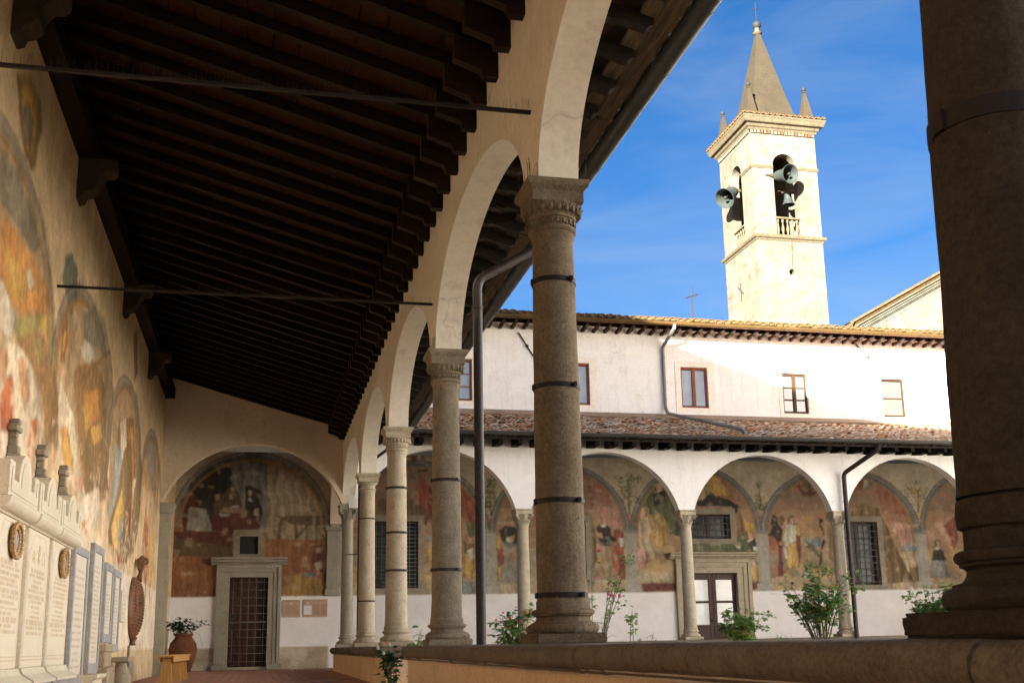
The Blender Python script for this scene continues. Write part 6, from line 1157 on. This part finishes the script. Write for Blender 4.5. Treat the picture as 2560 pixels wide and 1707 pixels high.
# ------------------------------------------------------------------ plants
def leafy(name, label, cat, base, spread, height, nst, nleaf, ls, mat, seed, lean=(0, 0), blooms=(), zmin=.25, stemr=.009, stems=True, group=None, top=1.0, droop=0.0):
    g = random.Random(seed); t = thing(name, label, cat, base, group); B = Vector(base); S = MB(); LF = MB(); tips = []
    branches = []
    for i in range(nst):
        a = g.random() * 6.283; r = spread * math.sqrt(g.random()); top_ = Vector((math.cos(a) * r + lean[0], math.sin(a) * r + lean[1], height * (g.uniform(.62, 1.0) if i else 1.0) * top - droop * r))
        p0 = Vector((g.uniform(-.05, .05), g.uniform(-.05, .05), 0)); mid = p0.lerp(top_, .5) + Vector((g.uniform(-.06, .06), g.uniform(-.06, .06), height * .06)) - Vector((top_.x, top_.y, 0)) * .18
        pts = [p0.lerp(mid, t_) * (1 - t_) + mid.lerp(top_, t_) * t_ for t_ in [k / 7 for k in range(8)]]; S.tube([B + p for p in pts], [stemr * (1 - .75 * k / 7) for k in range(8)], 5, caps=False); branches.append(pts); tips.append(pts[-1])
        for q_ in range(3):
            k = g.randint(3, 6); d = Vector((g.uniform(-1, 1), g.uniform(-1, 1), g.uniform(.1, .9))).normalized() * spread * g.uniform(.25, .55); pts2 = [pts[k], pts[k] + d * .5 + Vector((0, 0, .02)), pts[k] + d]
            S.tube([B + p for p in pts2], [stemr * .4, stemr * .3, stemr * .15], 4, caps=False); branches.append(pts2); tips.append(pts2[-1])
    def leaf(p, d, s):
        d = d.normalized(); sd_ = d.cross(Vector((g.uniform(-.4, .4), g.uniform(-.4, .4), 1))).normalized(); n_ = sd_.cross(d).normalized()
        w = s * .34; LF.add([p, p + d * s * .35 + sd_ * w + n_ * s * .06, p + d * s * .75 + sd_ * w * .7 + n_ * s * .02, p + d * s - n_ * s * .10, p + d * s * .75 - sd_ * w * .7 + n_ * s * .02, p + d * s * .35 - sd_ * w + n_ * s * .06, p + d * s * .5 - n_ * s * .04], [(0, 1, 6), (1, 2, 6), (2, 3, 6), (3, 4, 6), (4, 5, 6), (5, 0, 6)])
    k = 0
    while k < nleaf:
        pts = g.choice(branches); i = g.randint(1, len(pts) - 2) if len(pts) > 3 else 1; f = g.random(); p = pts[i].lerp(pts[i + 1], f)
        if p.z < zmin * height and g.random() > .12: k += .2; continue
        p = p + Vector((g.gauss(0, .03), g.gauss(0, .03), g.gauss(0, .03))); a = g.random() * 6.283; hd = Vector((math.cos(a), math.sin(a), g.uniform(-.5, .35)))
        for q_ in range(3):   # compound leaf of three leaflets
            d = hd + Vector((g.uniform(-.8, .8), g.uniform(-.8, .8), g.uniform(-.3, .3))); leaf(B + p + hd * ls * .5, d, ls * g.uniform(.7, 1.15))
        k += 3
    add(S, 'stems', STEM, t, fix=False); tag(add(LF, 'leaves', mat, t, fix=False), kind='stuff')
    for (p, r, m_) in blooms:
        fb = MB(); P = B + Vector(p) if not isinstance(p, int) else B + tips[p % len(tips)]
        for lay in range(4):
            for q_ in range(5 + lay):
                a = q_ * 6.283 / (5 + lay) + lay * .7 + g.random() * .2; rr = r * (.35 + .2 * lay); o_ = Vector((math.cos(a), math.sin(a), 0)); u_ = Vector((0, 0, 1)); sdv = o_.cross(u_)
                c_ = P + o_ * rr * .45 + u_ * r * (.35 - .16 * lay); w = r * .42
                fb.add([c_ - o_ * rr * .3 - u_ * r * .3, c_ + sdv * w, c_ + o_ * rr * .5 + u_ * r * (.35 - .15 * lay) + sdv * w * .4, c_ + o_ * rr * .5 + u_ * r * (.35 - .15 * lay) - sdv * w * .4, c_ - sdv * w], [(0, 1, 2, 3, 4)])
        add(fb, 'bloom', m_, t, fix=False)
    return t
G = 'rose bushes growing in the courtyard'
leafy('rose_bush', 'red and peach flowering rose bush left of the big central column base', 'rose bush', (2.86, 12.6, -.02), .34, .92, 13, 1300, .062, LEAF, 1, (0, 0), [((-.24, .0, .78), .030, PEACHF), ((-.18, -.1, .86), .020, ORANGEF), ((-.02, -.05, .92), .018, ORANGEF), ((.10, -.08, .86), .040, PEACHF), ((.20, -.1, .84), .024, ORANGEF), ((-.10, -.1, .80), .026, ORANGEF), ((.02, -.15, .76), .026, PINKF), ((-.19, -.1, .75), .018, PINKF), ((.14, -.1, .78), .022, PEACHF)], zmin=.35, group=G)
leafy('rose_bush', 'sparse tall rose with bright pink blooms right of the big central column', 'rose bush', (4.05, 13.6, -.02), .30, 1.66, 7, 260, .058, LEAFL, 2, (.26, 0), [((.12, 0, 1.64), .042, PINKF), ((.06, 0, 1.30), .030, PINKF), ((.22, 0, 1.22), .034, PINKF), ((.26, 0, 1.08), .042, PINKF), ((.36, 0, 1.07), .042, PINKF), ((.22, .02, 1.10), .036, PINKF)], zmin=.50, group=G)
leafy('rose_bush', 'large leafy rose bush with yellowing leaves in front of the far right columns', 'rose bush', (9.45, 18.0, -.02), .70, 1.74, 20, 3000, .080, LEAF, 3, (.05, 0), [((.0, -.4, 1.66), .04, PEACHF), ((-.42, -.3, 1.42), .03, ORANGEF), ((.2, -.4, 1.60), .03, PEACHF)], zmin=.44, stemr=.015, group=G)
leafy('rose_bush', 'low rose bush with one white bloom in front of the brown glazed door', 'rose bush', (7.55, 17.0, -.02), .52, 1.0, 12, 1300, .085, LEAFL, 4, (0, 0), [((-.23, -.1, .86), .055, WHITEF), ((.40, 0, .80), .03, PEACHF)], zmin=.45, group=G)
leafy('rose_bush', 'rose bush with large white blooms half hidden by the foreground column', 'rose bush', (10.5, 16.2, -.02), .46, 1.30, 13, 1500, .080, LEAF, 5, (0, 0), [((-.38, 0, 1.24), .062, WHITEF), ((.0, -.1, 1.27), .045, PEACHF), ((.20, -.1, 1.12), .065, WHITEF), ((.55, 0, 1.22), .05, WHITEF), ((-.30, -.1, 1.22), .045, WHITEF)], zmin=.55, group=G)
leafy('young_rose_shoot', 'single thin upright leafy shoot rising behind the parapet', 'shoot', (4.68, 14.0, -.02), .05, .92, 2, 100, .060, LEAFL, 6, (0, 0), zmin=.5)
leafy('white_jasmine', 'dark glossy climber with white trumpet blooms hanging in the parapet gap', 'climber', (1.56, 13.7, -.02), .14, .58, 8, 300, .078, LEAFD, 7, (0.0, 0), [((-.16, -.1, .50), .038, WHITEF), ((-.09, -.1, .44), .032, WHITEF), ((-.02, -.1, .54), .030, WHITEF), ((-.06, -.1, .56), .018, ORANGEF)], zmin=.15)
leafy('leafy_climber', 'pale green climbing shoots above the parapet between two columns', 'climber', (1.95, 13.95, .1), .10, .60, 5, 60, .10, LEAFL, 8, (.02, 0), zmin=.5)
leafy('trailing_ivy', 'dark trailing plant spilling from the terracotta jar', 'potted plant', (-1.66, 28.0, .84), .52, .30, 18, 620, .085, LEAFD, 9, (.04, 0), zmin=.0, droop=.1, stemr=.004)
iv = MB(); 
for e in ([(-1.5, 27.9, 1.0), (-1.2, 27.9, 1.08), (-.95, 27.9, 1.05), (-.7, 28.2, 1.04)], [(-1.5, 27.9, .95), (-1.3, 27.9, .86), (-1.22, 27.9, .6)], [(-1.8, 27.9, .9), (-1.98, 27.8, .75), (-1.9, 27.8, .5)]): iv.tube(e, .004, 4)
tag(add(iv, 'ivy_runner', STEM), 'thin bare runners trailing from the potted plant', 'runner')
leafy('weed_clump', 'small wispy weeds growing behind the parapet beside the foreground column plinth', 'weeds', (6.15, 12.4, .15), .20, .42, 6, 60, .035, LEAFL, 12, zmin=.55, stemr=.004)
leafy('weed_clump', 'tiny weed sprig behind the parapet right of the low white rose', 'weeds', (7.9, 16.4, .20), .14, .40, 5, 60, .035, LEAF, 13, zmin=.6, stemr=.004)
leafy('weed_clump', 'dry weed sprigs behind the parapet right of the thin shoot', 'weeds', (4.95, 14.1, .2), .16, .42, 6, 30, .03, LEAF, 14, zmin=.6, stemr=.004)
leafy('weed_clump', 'low weeds at the foot of the far column left of the glazed door', 'weeds', (6.15, 15.5, .25), .14, .32, 5, 40, .03, LEAF, 15, zmin=.6, stemr=.004)
